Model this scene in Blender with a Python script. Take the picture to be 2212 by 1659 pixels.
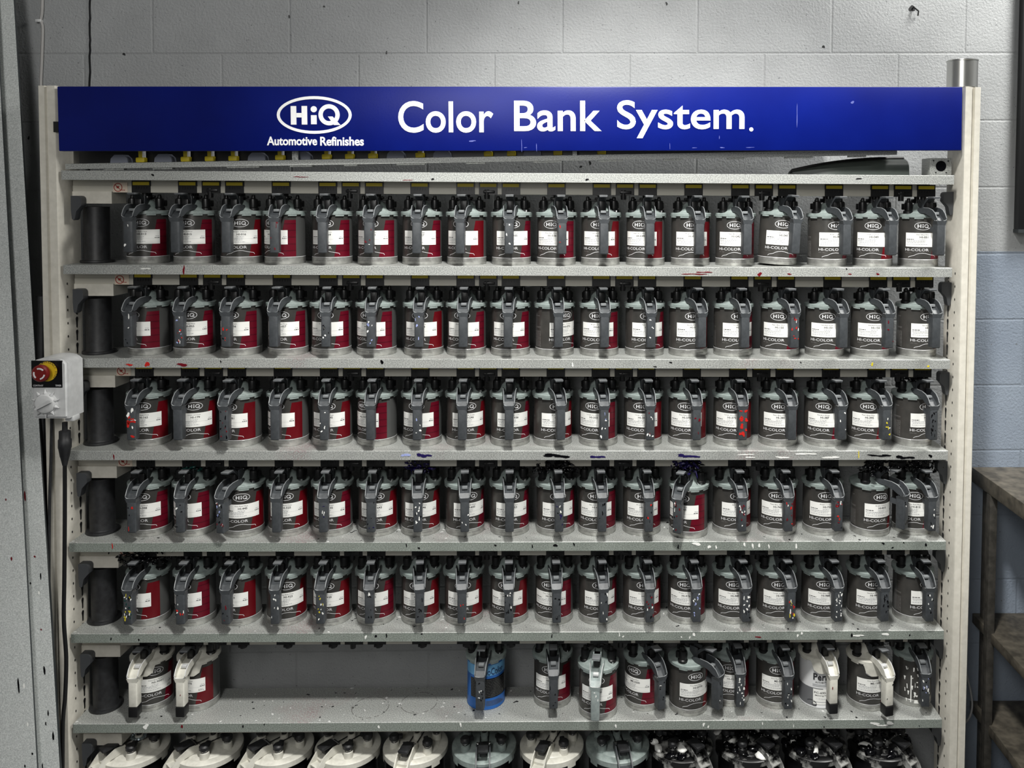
import bpy, bmesh, math, random
from mathutils import Vector, Matrix
R_ = math.radians
for o in list(bpy.data.objects): bpy.data.objects.remove(o)
SC = bpy.context.scene
COL = SC.collection
random.seed(7)

# ------------------------------------------------------------------ camera
F, CX, CY, CD, CH = 1880.0, 1290.456, 495.023, 2.36088, 1.84
_p, _y, _r = 4.22935e-2, 1.82908e-2, 5.18037e-3
_cy, _sy, _cp, _sp = math.cos(_y), math.sin(_y), math.cos(_p), math.sin(_p)
FW = Vector((_sy*_cp, _cy*_cp, -_sp)); _rt = Vector((_cy, -_sy, 0)); _up = _rt.cross(FW)
RT = _rt*math.cos(_r) + _up*math.sin(_r); UP = -_rt*math.sin(_r) + _up*math.cos(_r)
CAM = Vector((0, -CD, CH))
cam = bpy.data.cameras.new('camera'); co = bpy.data.objects.new('camera', cam); COL.objects.link(co)
co.matrix_world = Matrix(((RT.x, UP.x, -FW.x, CAM.x), (RT.y, UP.y, -FW.y, CAM.y), (RT.z, UP.z, -FW.z, CAM.z), (0, 0, 0, 1)))
cam.sensor_width = 36; cam.lens = F/2212*36
cam.shift_x = (1106-CX)/2212; cam.shift_y = (CY-829.5)/2212
cam.clip_start = .05
SC.camera = co

def P(px, py, Y):                      # point of the place seen at that spot of the photo, on the upright plane y = Y
    d = FW + RT*((px-CX)/F) + UP*((CY-py)/F)
    return CAM + d*((Y-CAM.y)/d.y)
def PX(px, Y, z):                      # X of a thing at depth Y and height z
    v = Vector((0, Y-CAM.y, z-CAM.z)); k1, k2 = v.dot(RT), v.dot(FW); c = px-CX
    return (F*k1-c*k2)/(c*FW.x-F*RT.x)
def proj(p):
    v = Vector(p)-CAM; d = v.dot(FW)
    return CX+F*v.dot(RT)/d, CY-F*v.dot(UP)/d

# ------------------------------------------------------------------ light
SC.view_settings.view_transform = 'Standard'; SC.view_settings.look = 'None'
SC.view_settings.gamma = 1; SC.view_settings.use_curve_mapping = False
SC.view_settings.exposure = 0.0
w = bpy.data.worlds.new('world'); SC.world = w; w.use_nodes = True
w.node_tree.nodes['Background'].inputs[0].default_value = (.80, .88, 1.0, 1)
w.node_tree.nodes['Background'].inputs[1].default_value = .10
def area(name, loc, target, sx, sy, power, col=(1, 1, 1)):
    l = bpy.data.lights.new(name, 'AREA'); l.shape = 'RECTANGLE'; l.size = sx; l.size_y = sy; l.energy = power; l.color = col
    o = bpy.data.objects.new(name, l); COL.objects.link(o); o.location = loc
    o.rotation_euler = (Vector(target)-Vector(loc)).to_track_quat('-Z', 'Y').to_euler()
    return o
def downlight(name, loc, target, angle, blend, power, radius, col=(1, .99, .95)):
    l = bpy.data.lights.new(name, 'SPOT'); l.energy = power; l.spot_size = R_(angle); l.spot_blend = blend; l.shadow_soft_size = radius; l.color = col
    o = bpy.data.objects.new(name, l); COL.objects.link(o); o.location = loc
    o.rotation_euler = (Vector(target)-Vector(loc)).to_track_quat('-Z', 'Y').to_euler()
downlight('ceiling_downlight', (.10, -1.40, 3.42), (.12, -.05, .75), 70, .75, 440, .13)
area('ceiling_lamp_right', (1.9, -.5, 3.4), (1.35, .0, 1.2), .5, .9, 88, (1, .99, .95))
area('fill_light_low', (-.5, -3.5, 2.35), (-.4, .2, 1.6), .6, 1.2, 15, (1, .99, .96))  # unseen low fill light, added to brighten the wall gaps behind the cans
area('fill_light_far', (-.9, -3.3, 3.3), (-.6, .2, 1.6), .6, 1.2, 36, (1, .99, .96))  # unseen fill light, added to lift the left side of the rack

# ------------------------------------------------------------------ materials
def lin(c): return tuple((v/12.92 if v <= .04045 else ((v+.055)/1.055)**2.4) for v in (x/255 for x in c))+(1,)
def mat(name, rgb, rough=.5, metal=0., spec=.5):
    m = bpy.data.materials.new(name); m.use_nodes = True
    b = m.node_tree.nodes['Principled BSDF']
    b.inputs['Base Color'].default_value = lin(rgb); b.inputs['Roughness'].default_value = rough
    b.inputs['Metallic'].default_value = metal; b.inputs['Specular IOR Level'].default_value = spec
    return m
class N:                                # small node helper
    def __init__(s, m): s.t = m.node_tree; s.b = s.t.nodes['Principled BSDF']
    def n(s, k, **kw):
        x = s.t.nodes.new(k)
        for a, v in kw.items():
            if a[0] == '_': x.inputs[a[1:]].default_value = v
            else: setattr(x, a, v)
        return x
    def l(s, a, b): s.t.links.new(a, b)
    def coord(s): return s.n('ShaderNodeTexCoord').outputs['Object']
    def noise(s, vec, scale, detail=3., rough=.5):
        x = s.n('ShaderNodeTexNoise'); x.inputs['Scale'].default_value = scale; x.inputs['Detail'].default_value = detail
        x.inputs['Roughness'].default_value = rough; s.l(vec, x.inputs['Vector']); return x.outputs['Fac']
    def ramp(s, fac, stops):
        x = s.n('ShaderNodeValToRGB'); e = x.color_ramp.elements
        while len(e) < len(stops): e.new(.5)
        for i, (p, c) in enumerate(stops): e[i].position = p; e[i].color = c
        s.l(fac, x.inputs[0]); return x.outputs[0]
    def mix(s, fac, a, b):
        x = s.n('ShaderNodeMix', data_type='RGBA')
        for i, v in ((0, fac), (6, a), (7, b)):
            if hasattr(v, 'is_linked'): s.l(v, x.inputs[i])
            else: x.inputs[i].default_value = v
        return x.outputs[2]
    def bump(s, h, strength, dist):
        x = s.n('ShaderNodeBump'); x.inputs['Strength'].default_value = strength; x.inputs['Distance'].default_value = dist
        s.l(h, x.inputs['Height']); s.l(x.outputs[0], s.b.inputs['Normal']); return x
    def base(s, c): s.l(c, s.b.inputs['Base Color'])
W0, W1, BLK = (0, 0, 0, 1), (1, 1, 1, 1), (.006, .006, .008, 1)

def grain(m, a, b, scale, bump=.0, dirt=0., dirtcol=BLK, blot=0., blotcol=(.25, .10, .12, 1)):
    n = N(m); v = n.coord()
    c = n.ramp(n.noise(v, scale, 2., .7), [(.33, lin(a)), (.67, lin(b))])
    if blot:
        f = n.ramp(n.noise(v, 3.1, 3., .6), [(.62-blot, W0), (.80-blot*.5, W1)])
        n2 = n.ramp(n.noise(v, 190, 2., .7), [(.45, W0), (.6, W1)])
        ff = n.n('ShaderNodeMath', operation='MULTIPLY'); n.l(f, ff.inputs[0]); n.l(n2, ff.inputs[1])
        c = n.mix(ff.outputs[0], c, blotcol)
    if dirt:
        c = n.mix(n.ramp(n.noise(v, 46, 2., .55), [(.74-dirt, W0), (.75-dirt, W1)]), c, dirtcol)
        c = n.mix(n.ramp(n.noise(v, 63, 1., .5), [(.245+dirt*.4, W1), (.255+dirt*.4, W0)]), c, (.75, .75, .74, 1))
    n.base(c)
    if bump: n.bump(n.noise(v, scale, 2., .6), bump, .002)
    return m
M = {}
M['galv'] = [grain(mat('galvanised_%d' % i, (0, 0, 0), .5, .25), (122, 124, 122), (186, 188, 184), 330, .10, d, blot=bl)
             for i, (d, bl) in enumerate([(0, 0), (0, .0), (0, .04), (.0, .06), (.055, .06), (.045, .05), (.045, .04), (.03, 0)])]
M['galv_green'] = grain(mat('galvanised_greenish', (0, 0, 0), .5, .2), (108, 115, 108), (160, 167, 160), 330, .10, .0)
M['sheet'] = grain(mat('galvanised_sheet', (0, 0, 0), .5, .1), (172, 176, 175), (216, 219, 217), 300, .08, .0)
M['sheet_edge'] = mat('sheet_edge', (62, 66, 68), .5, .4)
M['cream'] = grain(mat('cream_paint', (0, 0, 0), .42), (200, 196, 185), (212, 208, 197), 40, .03)
M['rail'] = mat('rail_paint', (190, 187, 176), .5)
M['black'] = mat('black_plastic', (17, 17, 18), .38)
M['rubber'] = grain(mat('black_rubber', (0, 0, 0), .5), (22, 22, 24), (36, 37, 39), 60, .05)
M['yellow'] = mat('yellow_plastic', (196, 176, 30), .5)
M['handle'] = grain(mat('dark_grey_handle', (0, 0, 0), .45), (55, 58, 61), (64, 67, 70), 90, .04)
M['handle_rim'] = mat('handle_rim_highlight', (118, 121, 123), .4)  # highlight along the handle's U edge, painted as a lighter grey
M['lever_top'] = mat('glossy_lever_sheen', (104, 106, 108), .22)  # reflection on the dark lever plate put into its base colour as paler grey
M['lighthandle'] = grain(mat('light_grey_handle', (0, 0, 0), .45), (132, 142, 141), (148, 157, 155), 90, .04)
M['creamhandle'] = grain(mat('cream_handle', (0, 0, 0), .4), (196, 194, 184), (212, 210, 200), 60, .04)
M['lid'] = grain(mat('pale_green_lid', (0, 0, 0), .38), (124, 135, 132), (150, 160, 157), 45, .06)
M['can'] = mat('dark_can_print', (78, 76, 73), .34, .3)
n = N(M['can']); v = n.coord()
n.base(n.ramp(n.noise(v, 35, 2., .5), [(.3, lin((62, 61, 59))), (.7, lin((74, 72, 69)))]))
M['tin'] = mat('bare_tin', (186, 186, 182), .3, .65)
n = N(M['tin']); n.base(n.ramp(n.noise(n.coord(), 60, 2., .5), [(.3, lin((150, 150, 147))), (.7, lin((184, 184, 180)))]))
M['tin_shiny'] = mat('shiny_tin', (206, 206, 202), .3, 1.)
M['seam'] = mat('grey_can_back', (92, 93, 92), .42, .4)
M['red'] = mat('red_panel', (150, 20, 48), .36, .25)
n = N(M['red']); v = n.coord(); wv = n.n('ShaderNodeTexWave', wave_type='BANDS', bands_direction='Z')
wv.inputs['Scale'].default_value = 17; wv.inputs['Distortion'].default_value = .6; n.l(v, wv.inputs['Vector'])
n.base(n.ramp(wv.outputs['Fac'], [(.0, lin((74, 6, 22))), (.10, lin((102, 9, 31)))]))
M['red2'] = mat('red_panel_scarlet', (102, 8, 20), .36, .25)
M['white'] = mat('white_print', (214, 214, 216), .5)
M['faint'] = mat('faint_grey_print', (120, 118, 116), .5)
M['paper'] = mat('white_paper', (238, 238, 234), .6)
M['ink'] = mat('black_ink', (34, 34, 38), .6)
M['ink2'] = mat('grey_ink', (164, 166, 170), .6)
M['blue'] = mat('sign_blue', (8, 20, 142), .34, 0, .2)
n = N(M['blue']); v = n.coord(); n.base(n.ramp(n.noise(v, 4, 3., .6), [(.3, lin((3, 16, 92))), (.7, lin((5, 22, 106)))]))
n.bump(n.noise(v, 170, 2., .7), .10, .001)
M['signwhite'] = mat('sign_white', (248, 248, 248), .5)
M['chrome'] = mat('chrome', (200, 200, 200), .18, 1.)
M['zinc'] = mat('zinc_gear', (168, 180, 186), .35, .8)
M['casing'] = grain(mat('pale_grey_casing', (0, 0, 0), .42), (186, 187, 187), (204, 205, 205), 30, .03)
M['stopred'] = mat('stop_button_red', (112, 20, 19), .35)
M['stopyellow'] = mat('stop_yellow', (214, 178, 34), .45)
M['warnred'] = mat('warning_red', (150, 40, 28), .6)
M['sticker'] = mat('cream_sticker', (214, 198, 180), .6)
M['bluecan'] = mat('blue_can', (40, 100, 176), .35, .2)
M['bluelight'] = mat('light_blue_print', (108, 170, 216), .4, .2)
M['pcwhite'] = mat('white_can', (210, 211, 212), .4)
M['pcgrey'] = mat('grey_can_lower', (104, 105, 108), .4)
M['p_black'] = mat('dried_black_paint', (6, 6, 9), .16)
M['p_blue'] = mat('dried_blue_paint', (18, 48, 150), .25)
M['p_purple'] = mat('dried_purple_paint', (30, 22, 74), .25)
M['p_green'] = mat('dried_green_paint', (10, 58, 54), .25)
M['p_white'] = mat('white_paint_drip', (236, 236, 232), .3)
M['p_red'] = mat('red_paint_drip', (186, 36, 30), .3)
M['p_dkred'] = mat('dark_red_paint_drip', (104, 14, 26), .3)
M['p_yellow'] = mat('yellow_paint_drip', (206, 190, 50), .3)
M['p_lilac'] = mat('lilac_paint_drip', (150, 160, 206), .3)
M['bench'] = grain(mat('worn_bench_steel', (0, 0, 0), .5, .3), (66, 62, 55), (104, 98, 87), 26, .06)
M['bench_frame'] = grain(mat('bench_frame', (0, 0, 0), .5, .3), (52, 50, 46), (74, 71, 66), 40, .05)
M['dark'] = mat('dark_board', (22, 23, 25), .45)
M['dkgreen'] = mat('dark_green_grey_dish', (58, 64, 60), .4)
M['greycloth'] = mat('grey_cloth', (120, 120, 120), .8)
M['dirty'] = grain(mat('dirty_lid', (0, 0, 0), .35), (0, 0, 0), (0, 0, 0), 16, .25)
n = N(M['dirty']); n.base(n.ramp(n.noise(n.coord(), 22, 4., .65), [(.46, lin((14, 14, 15))), (.62, lin((150, 150, 147)))]))
M['gallon'] = mat('dark_gallon_can', (26, 26, 29), .3, .3)

# wall: painted concrete block, grey above, blue below
def wall_material():
    m = mat('painted_block_wall', (0, 0, 0), .55); n = N(m); v = n.coord()
    sx = n.n('ShaderNodeSeparateXYZ'); n.l(v, sx.inputs[0])
    jz = P(1100, 113, .235).z; jx = P(626, 60, .235).x+.2; jl, jr = P(300, 116.5, .235), P(1950, 115, .235); jk = (jr.z-jl.z)/(jr.x-jl.x)
    cmb = n.n('ShaderNodeCombineXYZ')
    zz = n.n('ShaderNodeMath', operation='MULTIPLY_ADD'); n.l(sx.outputs[0], zz.inputs[0]); zz.inputs[1].default_value = -jk; n.l(sx.outputs[2], zz.inputs[2]); jz = jl.z-jk*jl.x
    ax = n.n('ShaderNodeMath', operation='SUBTRACT'); n.l(sx.outputs[0], ax.inputs[0]); ax.inputs[1].default_value = jx-8
    az = n.n('ShaderNodeMath', operation='SUBTRACT'); n.l(zz.outputs[0], az.inputs[0]); az.inputs[1].default_value = jz-8
    n.l(ax.outputs[0], cmb.inputs[0]); n.l(az.outputs[0], cmb.inputs[1])
    br = n.n('ShaderNodeTexBrick'); br.offset = .5; br.offset_frequency = 2
    for k, val in (('Scale', 1.), ('Brick Width', .4), ('Row Height', .2), ('Mortar Size', .0042), ('Mortar Smooth', .6), ('Bias', 0.)):
        br.inputs[k].default_value = val
    n.l(cmb.outputs[0], br.inputs['Vector'])
    zb = P(2160, 543, .235).z
    gt = n.n('ShaderNodeMath', operation='GREATER_THAN'); n.l(sx.outputs[2], gt.inputs[0]); gt.inputs[1].default_value = zb
    lt = n.n('ShaderNodeMath', operation='LESS_THAN'); n.l(sx.outputs[0], lt.inputs[0]); lt.inputs[1].default_value = P(2072, 800, .235).x
    gx = n.n('ShaderNodeMath', operation='MAXIMUM'); n.l(gt.outputs[0], gx.inputs[0]); n.l(lt.outputs[0], gx.inputs[1]); gt = gx
    ns = n.noise(v, 5, 4., .6)
    grey = n.ramp(ns, [(.3, lin((142, 144, 145))), (.7, lin((154, 156, 157)))])
    blue = n.ramp(ns, [(.3, lin((122, 132, 146))), (.7, lin((134, 144, 157)))])
    c = n.mix(gt.outputs[0], blue, grey)
    pit = n.ramp(n.noise(v, 130, 2., .6), [(.25, W1), (.30, W0)])
    c = n.mix(pit, c, lin((96, 98, 100)))
    mm = n.n('ShaderNodeMix', data_type='RGBA', blend_type='MULTIPLY'); n.l(br.outputs['Fac'], mm.inputs[0]); n.l(c, mm.inputs[6]); mm.inputs[7].default_value = (.93, .93, .93, 1); c = mm.outputs[2]
    n.base(c)
    h1 = n.noise(v, 140, 3., .6)
    ma = n.n('ShaderNodeMath', operation='MULTIPLY_ADD'); n.l(br.outputs['Fac'], ma.inputs[0]); ma.inputs[1].default_value = -.65; n.l(h1, ma.inputs[2])
    n.bump(ma.outputs[0], .45, .0038)
    return m
M['wall'] = wall_material()
M['floor'] = grain(mat('concrete_floor', (0, 0, 0), .6), (70, 72, 74), (96, 97, 98), 9, .1, .03)
M['ceil'] = mat('ceiling_paint', (170, 170, 167), .7)
M['shopwall'] = mat('shop_wall_paint', (165, 167, 169), .7)

# ------------------------------------------------------------------ mesh helpers
def finish(bm, name, mats, angle=38):
    bmesh.ops.recalc_face_normals(bm, faces=bm.faces)
    me = bpy.data.meshes.new(name); bm.to_mesh(me); bm.free()
    for m in (mats if isinstance(mats, (list, tuple)) else [mats]): me.materials.append(m)
    for p in me.polygons: p.use_smooth = True
    me.set_sharp_from_angle(angle=R_(angle))
    return me
def obj(name, me, parent=None, loc=(0, 0, 0), rz=0., rot=None):
    o = bpy.data.objects.new(name, me); COL.objects.link(o); o.location = loc
    o.rotation_euler = rot if rot else (0, 0, rz)
    if parent: o.parent = parent
    return o
def tag(o, label, cat, group=None):
    o['label'] = label; o['category'] = cat
    if group: o['group'] = group
    return o
def thing(name, label, cat, loc=(0, 0, 0), rz=0., group=None):
    return tag(obj(name, None, None, loc, rz), label, cat, group)
def structure(name, bm, m):
    o = obj(name, finish(bm, name, m)); o['kind'] = 'structure'; return o
B = bmesh.new
def box(bm, x0, x1, y0, y1, z0, z1, mi=0, bev=0., seg=2):
    t = bmesh.new()
    bmesh.ops.create_cube(t, size=1)
    for v in t.verts: v.co = Vector(((x0+x1)/2+v.co.x*(x1-x0), (y0+y1)/2+v.co.y*(y1-y0), (z0+z1)/2+v.co.z*(z1-z0)))
    if bev: bmesh.ops.bevel(t, geom=list(t.edges), offset=bev, segments=seg, affect='EDGES', profile=.5)
    merge(bm, t, mi)
def merge(bm, t, mi=None, mx=None):
    off = len(bm.verts); t.verts.index_update()
    vs = [bm.verts.new(mx @ v.co if mx else v.co) for v in t.verts]
    for f in t.faces:
        try:
            g = bm.faces.new([vs[v.index] for v in f.verts]); g.material_index = f.material_index if mi is None else mi
        except ValueError: pass
    t.free()
def lathe(bm, prof, seg=32, mi=0, c=(0, 0, 0), a0=0., a1=2*math.pi, mx=None):
    full = abs(a1-a0-2*math.pi) < 1e-6; k = seg if full else seg+1
    rings = []
    for r, z in prof:
        ring = []
        if r < 1e-6:
            p = Vector((c[0], c[1], c[2]+z)); q = bm.verts.new(mx @ p if mx else p); ring = [q]*k
        else:
            for i in range(k):
                a = a0+(a1-a0)*i/seg; p = Vector((c[0]+r*math.sin(a), c[1]-r*math.cos(a), c[2]+z)); ring.append(bm.verts.new(mx @ p if mx else p))
        rings.append(ring)
    for ra, rb in zip(rings, rings[1:]):
        for i in range(seg):
            j = (i+1) % k; q = []
            for v in (ra[i], ra[j], rb[j], rb[i]):
                if v not in q: q.append(v)
            if len(q) > 2:
                f = bm.faces.new(q); f.material_index = mi
def prism(bm, pts, axis, a, b, mi=0):
    def mk(u, v, t):
        return {'x': (t, u, v), 'y': (u, t, v), 'z': (u, v, t)}[axis]
    A = [bm.verts.new(mk(u, v, a)) for u, v in pts]; Bv = [bm.verts.new(mk(u, v, b)) for u, v in pts]
    for q in (A, list(reversed(Bv))): bm.faces.new(q).material_index = mi
    k = len(pts)
    for i in range(k):
        bm.faces.new((A[i], Bv[i], Bv[(i+1) % k], A[(i+1) % k])).material_index = mi
def tube(bm, pts, r, seg=8, mi=0, cap=True):
    pts = [Vector(p) for p in pts]; rings = []
    rr = r if isinstance(r, (list, tuple)) else [r]*len(pts)
    u = None
    for i, p in enumerate(pts):
        d = (pts[min(i+1, len(pts)-1)]-pts[max(i-1, 0)]).normalized()
        if u is None: u = d.orthogonal().normalized()
        u = (u-d*u.dot(d)).normalized(); w_ = d.cross(u)
        rings.append([bm.verts.new(p+(u*math.cos(2*math.pi*k/seg)+w_*math.sin(2*math.pi*k/seg))*rr[i]) for k in range(seg)])
    for a, b in zip(rings, rings[1:]):
        for k in range(seg): bm.faces.new((a[k], a[(k+1) % seg], b[(k+1) % seg], b[k])).material_index = mi
    if cap:
        bm.faces.new(list(reversed(rings[0]))).material_index = mi; bm.faces.new(rings[-1]).material_index = mi
def cyl(bm, p0, p1, r0, r1=None, seg=16, mi=0): tube(bm, [p0, p1], [r0, r0 if r1 is None else r1], seg, mi)
def smoothpath(pts, k=6):
    pts = [Vector(p) for p in pts]; out = []
    for i in range(len(pts)-1):
        p0, p1, p2, p3 = pts[max(i-1, 0)], pts[i], pts[i+1], pts[min(i+2, len(pts)-1)]
        for j in range(k):
            t = j/k; out.append(.5*((2*p1)+(p2-p0)*t+(2*p0-5*p1+4*p2-p3)*t*t+(3*p1-p0-3*p2+p3)*t**3))
    return out+[pts[-1]]
def blob(bm, c, sx, sy, sz, mi=0, jit=.25, rnd=random, sub=1, rot=None):
    t = bmesh.new(); bmesh.ops.create_icosphere(t, subdivisions=sub, radius=1)
    for v in t.verts: v.co *= 1+rnd.uniform(-jit, jit)
    mx = Matrix.Translation(c) @ (rot.to_matrix().to_4x4() if rot else Matrix.Identity(4)) @ Matrix.Diagonal((sx, sy, sz, 1))
    merge(bm, t, mi, mx)
def splat(bm, x, y, z, w, h, mi=0, rnd=random, nrm=-1, k=11, th=.0006):   # a film of dried paint on a front face
    ph = rnd.uniform(0, 6); pts = []
    for i in range(k):
        a = 2*math.pi*i/k; r = 1+.3*math.sin(2*a+ph)+.15*math.sin(3*a+2*ph)+rnd.uniform(-.1, .1)
        pts.append((x+w/2*r*math.cos(a), z+h/2*r*math.sin(a)))
    prism(bm, pts, 'y', y, y-th, mi)

# ---- lettering
_tc = {}
def text_mesh(s, bold=0., res=2):
    key = (s, bold)
    if key not in _tc:
        c = bpy.data.curves.new('t', 'FONT'); c.body = s; c.offset = bold; c.resolution_u = res; c.size = 1
        o = bpy.data.objects.new('t', c); COL.objects.link(o)
        dg = bpy.context.evaluated_depsgraph_get(); dg.update()
        me = bpy.data.meshes.new_from_object(o.evaluated_get(dg))
        vs = [v.co.copy() for v in me.vertices]; fs = [list(p.vertices) for p in me.polygons]
        bpy.data.objects.remove(o); bpy.data.curves.remove(c); bpy.data.meshes.remove(me)
        xs = [v.x for v in vs]; ys = [v.y for v in vs]
        _tc[key] = (vs, fs, min(xs), max(xs), min(ys), max(ys))
    return _tc[key]
def text_flat(bm, s, x0, x1, z0, z1, y, mi=0, bold=0., th=.0015):          # fills the box x0..x1, z0..z1 (full ink extent)
    vs, fs, a, b, c, d = text_mesh(s, bold, 6)
    V = [((v.x-a)/(b-a)*(x1-x0)+x0, (v.y-c)/(d-c)*(z1-z0)+z0) for v in vs]
    t = bmesh.new(); q = [t.verts.new((x, y, z)) for x, z in V]
    for f in fs:
        try: t.faces.new([q[i] for i in f])
        except ValueError: pass
    r = bmesh.ops.extrude_face_region(t, geom=list(t.faces))
    for v in r['geom']:
        if isinstance(v, bmesh.types.BMVert): v.co.y -= th
    merge(bm, t, mi)
def wrap(x, z, r): a = x/r; return Vector((r*math.sin(a), -r*math.cos(a), z))
def text_wrap(bm, s, a0, a1, z0, z1, r, mi=0, bold=0.):                     # a0,a1 in degrees on a can of radius r
    vs, fs, a, b, c, d = text_mesh(s, bold)
    q = []
    for v in vs:
        an = R_(a0+(v.x-a)/(b-a)*(a1-a0)); q.append(bm.verts.new((r*math.sin(an), -r*math.cos(an), (v.y-c)/(d-c)*(z1-z0)+z0)))
    for f in fs:
        try: bm.faces.new([q[i] for i in f]).material_index = mi
        except ValueError: pass
def patch(bm, a0, a1, z0, z1, r, mi=0, seg=10, a0t=None, a1t=None):         # curved rectangle (or parallelogram) on a can
    a0t = a0 if a0t is None else a0t; a1t = a1 if a1t is None else a1t
    rows = 1 if abs(a0t-a0)+abs(a1t-a1) < 4 else 8; g = []
    for j in range(rows+1):
        u = j/rows; b0 = a0+(a0t-a0)*u; b1 = a1+(a1t-a1)*u; z = z0+(z1-z0)*u
        g.append([bm.verts.new((r*math.sin(R_(b0+(b1-b0)*i/seg)), -r*math.cos(R_(b0+(b1-b0)*i/seg)), z)) for i in range(seg+1)])
    for lo, hi in zip(g, g[1:]):
        for i in range(seg): bm.faces.new((lo[i], lo[i+1], hi[i+1], hi[i])).material_index = mi
def stroke(bm, pts, wd, r, mi=0):                                          # line on a can, pts (deg, z)
    deg = 1/(r*math.pi/180); L, Rr = [], []
    for i, (a, z) in enumerate(pts):
        p, q = pts[max(i-1, 0)], pts[min(i+1, len(pts)-1)]
        dx, dz = (q[0]-p[0])/deg, q[1]-p[1]; k = math.hypot(dx, dz) or 1; nx, nz = -dz/k*wd/2, dx/k*wd/2
        for lst, s in ((L, 1), (Rr, -1)):
            an = R_(a+s*nx*deg); lst.append(bm.verts.new((r*math.sin(an), -r*math.cos(an), z+s*nz)))
    for i in range(len(pts)-1): bm.faces.new((L[i], L[i+1], Rr[i+1], Rr[i])).material_index = mi

# ------------------------------------------------------------------ the room
WY = .235
bm = B(); box(bm, -3.2, 3.4, WY, WY+.2, 0, 3.7); wall = structure('wall_back', bm, M['wall'])
bm = B(); box(bm, -3.2, 3.4, -5, WY+.2, -.1, 0); structure('floor', bm, M['floor'])
bm = B(); box(bm, -3.2, 3.4, -5, WY+.2, 3.7, 3.8); structure('ceiling', bm, M['ceil'])
bm = B(); box(bm, -3.4, -3.2, -5, WY+.2, 0, 3.7); structure('wall_left', bm, M['shopwall'])
bm = B(); box(bm, 3.4, 3.6, -5, WY+.2, 0, 3.7); structure('wall_right', bm, M['shopwall'])
bm = B(); box(bm, -3.4, 3.6, -5.2, -5, 0, 3.7); structure('wall_front', bm, M['shopwall'])
rnd = random.Random(3)
bm = B()                                        # chipped holes and old anchors in the wall
for px, py, s in ((1970, 18, .016), (835, 114, .006), (1779, 101, .007), (1120, 6, .006), (1440, 8, .006), (625, 36, .006), (700, 14, .005), (268, 117, .007), (62, 298, .006), (1255, 360, .006), (1275, 352, .007), (2200, 262, .004)):
    p = P(px, py, WY); splat(bm, p.x, WY, p.z, s, s*1.4, 0, rnd)
p = P(1970, 18, WY); tube(bm, [(p.x+.004, WY-.002, p.z+.004), (p.x+.012, WY-.02, p.z-.012), (p.x+.016, WY-.006, p.z-.022)], .0022, 6)
obj('wall_holes', finish(bm, 'wall_holes', M['dark']), wall)
bm = B()                                        # black control joint
pts = []
a = P(195, -30, WY); b = P(193, 420, WY)
for i in range(40):
    t = i/39; pts.append((a.x+(b.x-a.x)*t+rnd.uniform(-.0015, .0015), WY, a.z+(b.z-a.z)*t))
tube(bm, pts, .0032, 5)
obj('joint_gap', finish(bm, 'joint_gap', M['p_black']), wall)

# ------------------------------------------------------------------ rack
def SZ(i): return CH+.0513-i*.25354              # top of shelf i
XL, XR = -1.3937, 1.0163                         # shelf ends
LP0, LP1 = PX(86, 0, 1.8), PX(127, 0, 1.8)
RP0, RP1 = PX(2077, 0, 1.8), PX(2114, 0, 1.8)
TOPL, TOPZ = P(105, 185, 0).z, P(2098, 188, 0).z
frame = thing('mixing_rack_frame', 'cream painted steel uprights holding the shelves of paint cans', 'rack', (0, 0, 0))
def upright(x0, x1, inner):                      # profile in plan: rolled front with a groove, slotted side web
    w_ = x1-x0; s = 1 if inner > 0 else -1
    X = (lambda t: x0+w_*t) if inner > 0 else (lambda t: x1-w_*t)
    f = [(0, .095), (0, .004), (.06, .0), (.36, .0), (.42, .006), (.50, .006), (.56, -.003), (.94, -.003), (1, .001), (1, .10), (.93, .10), (.93, .012), (.07, .012), (.07, .095)]
    bm = B(); prism(bm, [(X(t), y) for t, y in f], 'z', 0, TOPL if inner > 0 else TOPZ, 0)
    xi = X(1)+.0004*s
    z = 1.62
    def keyhole(yc, zc, k=1.):
        pts = [(yc+.0052*k*math.cos(R_(a)), zc+.006*k+.0062*k*math.sin(R_(a))) for a in range(-30, 211, 24)]
        pts += [(yc-.003*k, zc-.004*k), (yc-.0026*k, zc-.016*k), (yc, zc-.019*k), (yc+.0026*k, zc-.016*k), (yc+.003*k, zc-.004*k)]
        prism(bm, pts, 'x', xi-.001*s, xi+.0004*s, 1)
    while z > .1:
        keyhole(.072, z); z -= .0362
    z = 1.62
    while z > .1:
        prism(bm, [(.03+.0022*math.cos(a*.785), z+.0035*math.sin(a*.785)) for a in range(8)], 'x', xi-.001*s, xi+.0004*s, 1); z -= .0362
    return obj('upright', finish(bm, 'upright', [M['cream'], M['black']]), frame)
u1 = upright(LP0, LP1, 1); u2 = upright(RP0, RP1, -1)
p = P(121, 274, -.004); bm = B(); box(bm, p.x-.006, p.x+.007, -.006, .004, p.z-.014, p.z+.014)
obj('clip', finish(bm, 'clip', M['black']), u1)
bm = B(); box(bm, LP0+.004, LP1-.004, .0, .06, 0, .006); 

SOCK1 = [306, 406, 507.5, 608, 708.5, 809, 907, 1006, 1104, 1202, 1300, 1399, 1498, 1599, 1700, 1801, 1900, 2000]
SOCK2 = [457, 758.5, 1055, 1350, 1649.5, 1950]
ROWNAME = ['top', 'second', 'third', 'fourth', 'fifth', 'sixth', 'seventh']
RY = .053
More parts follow.
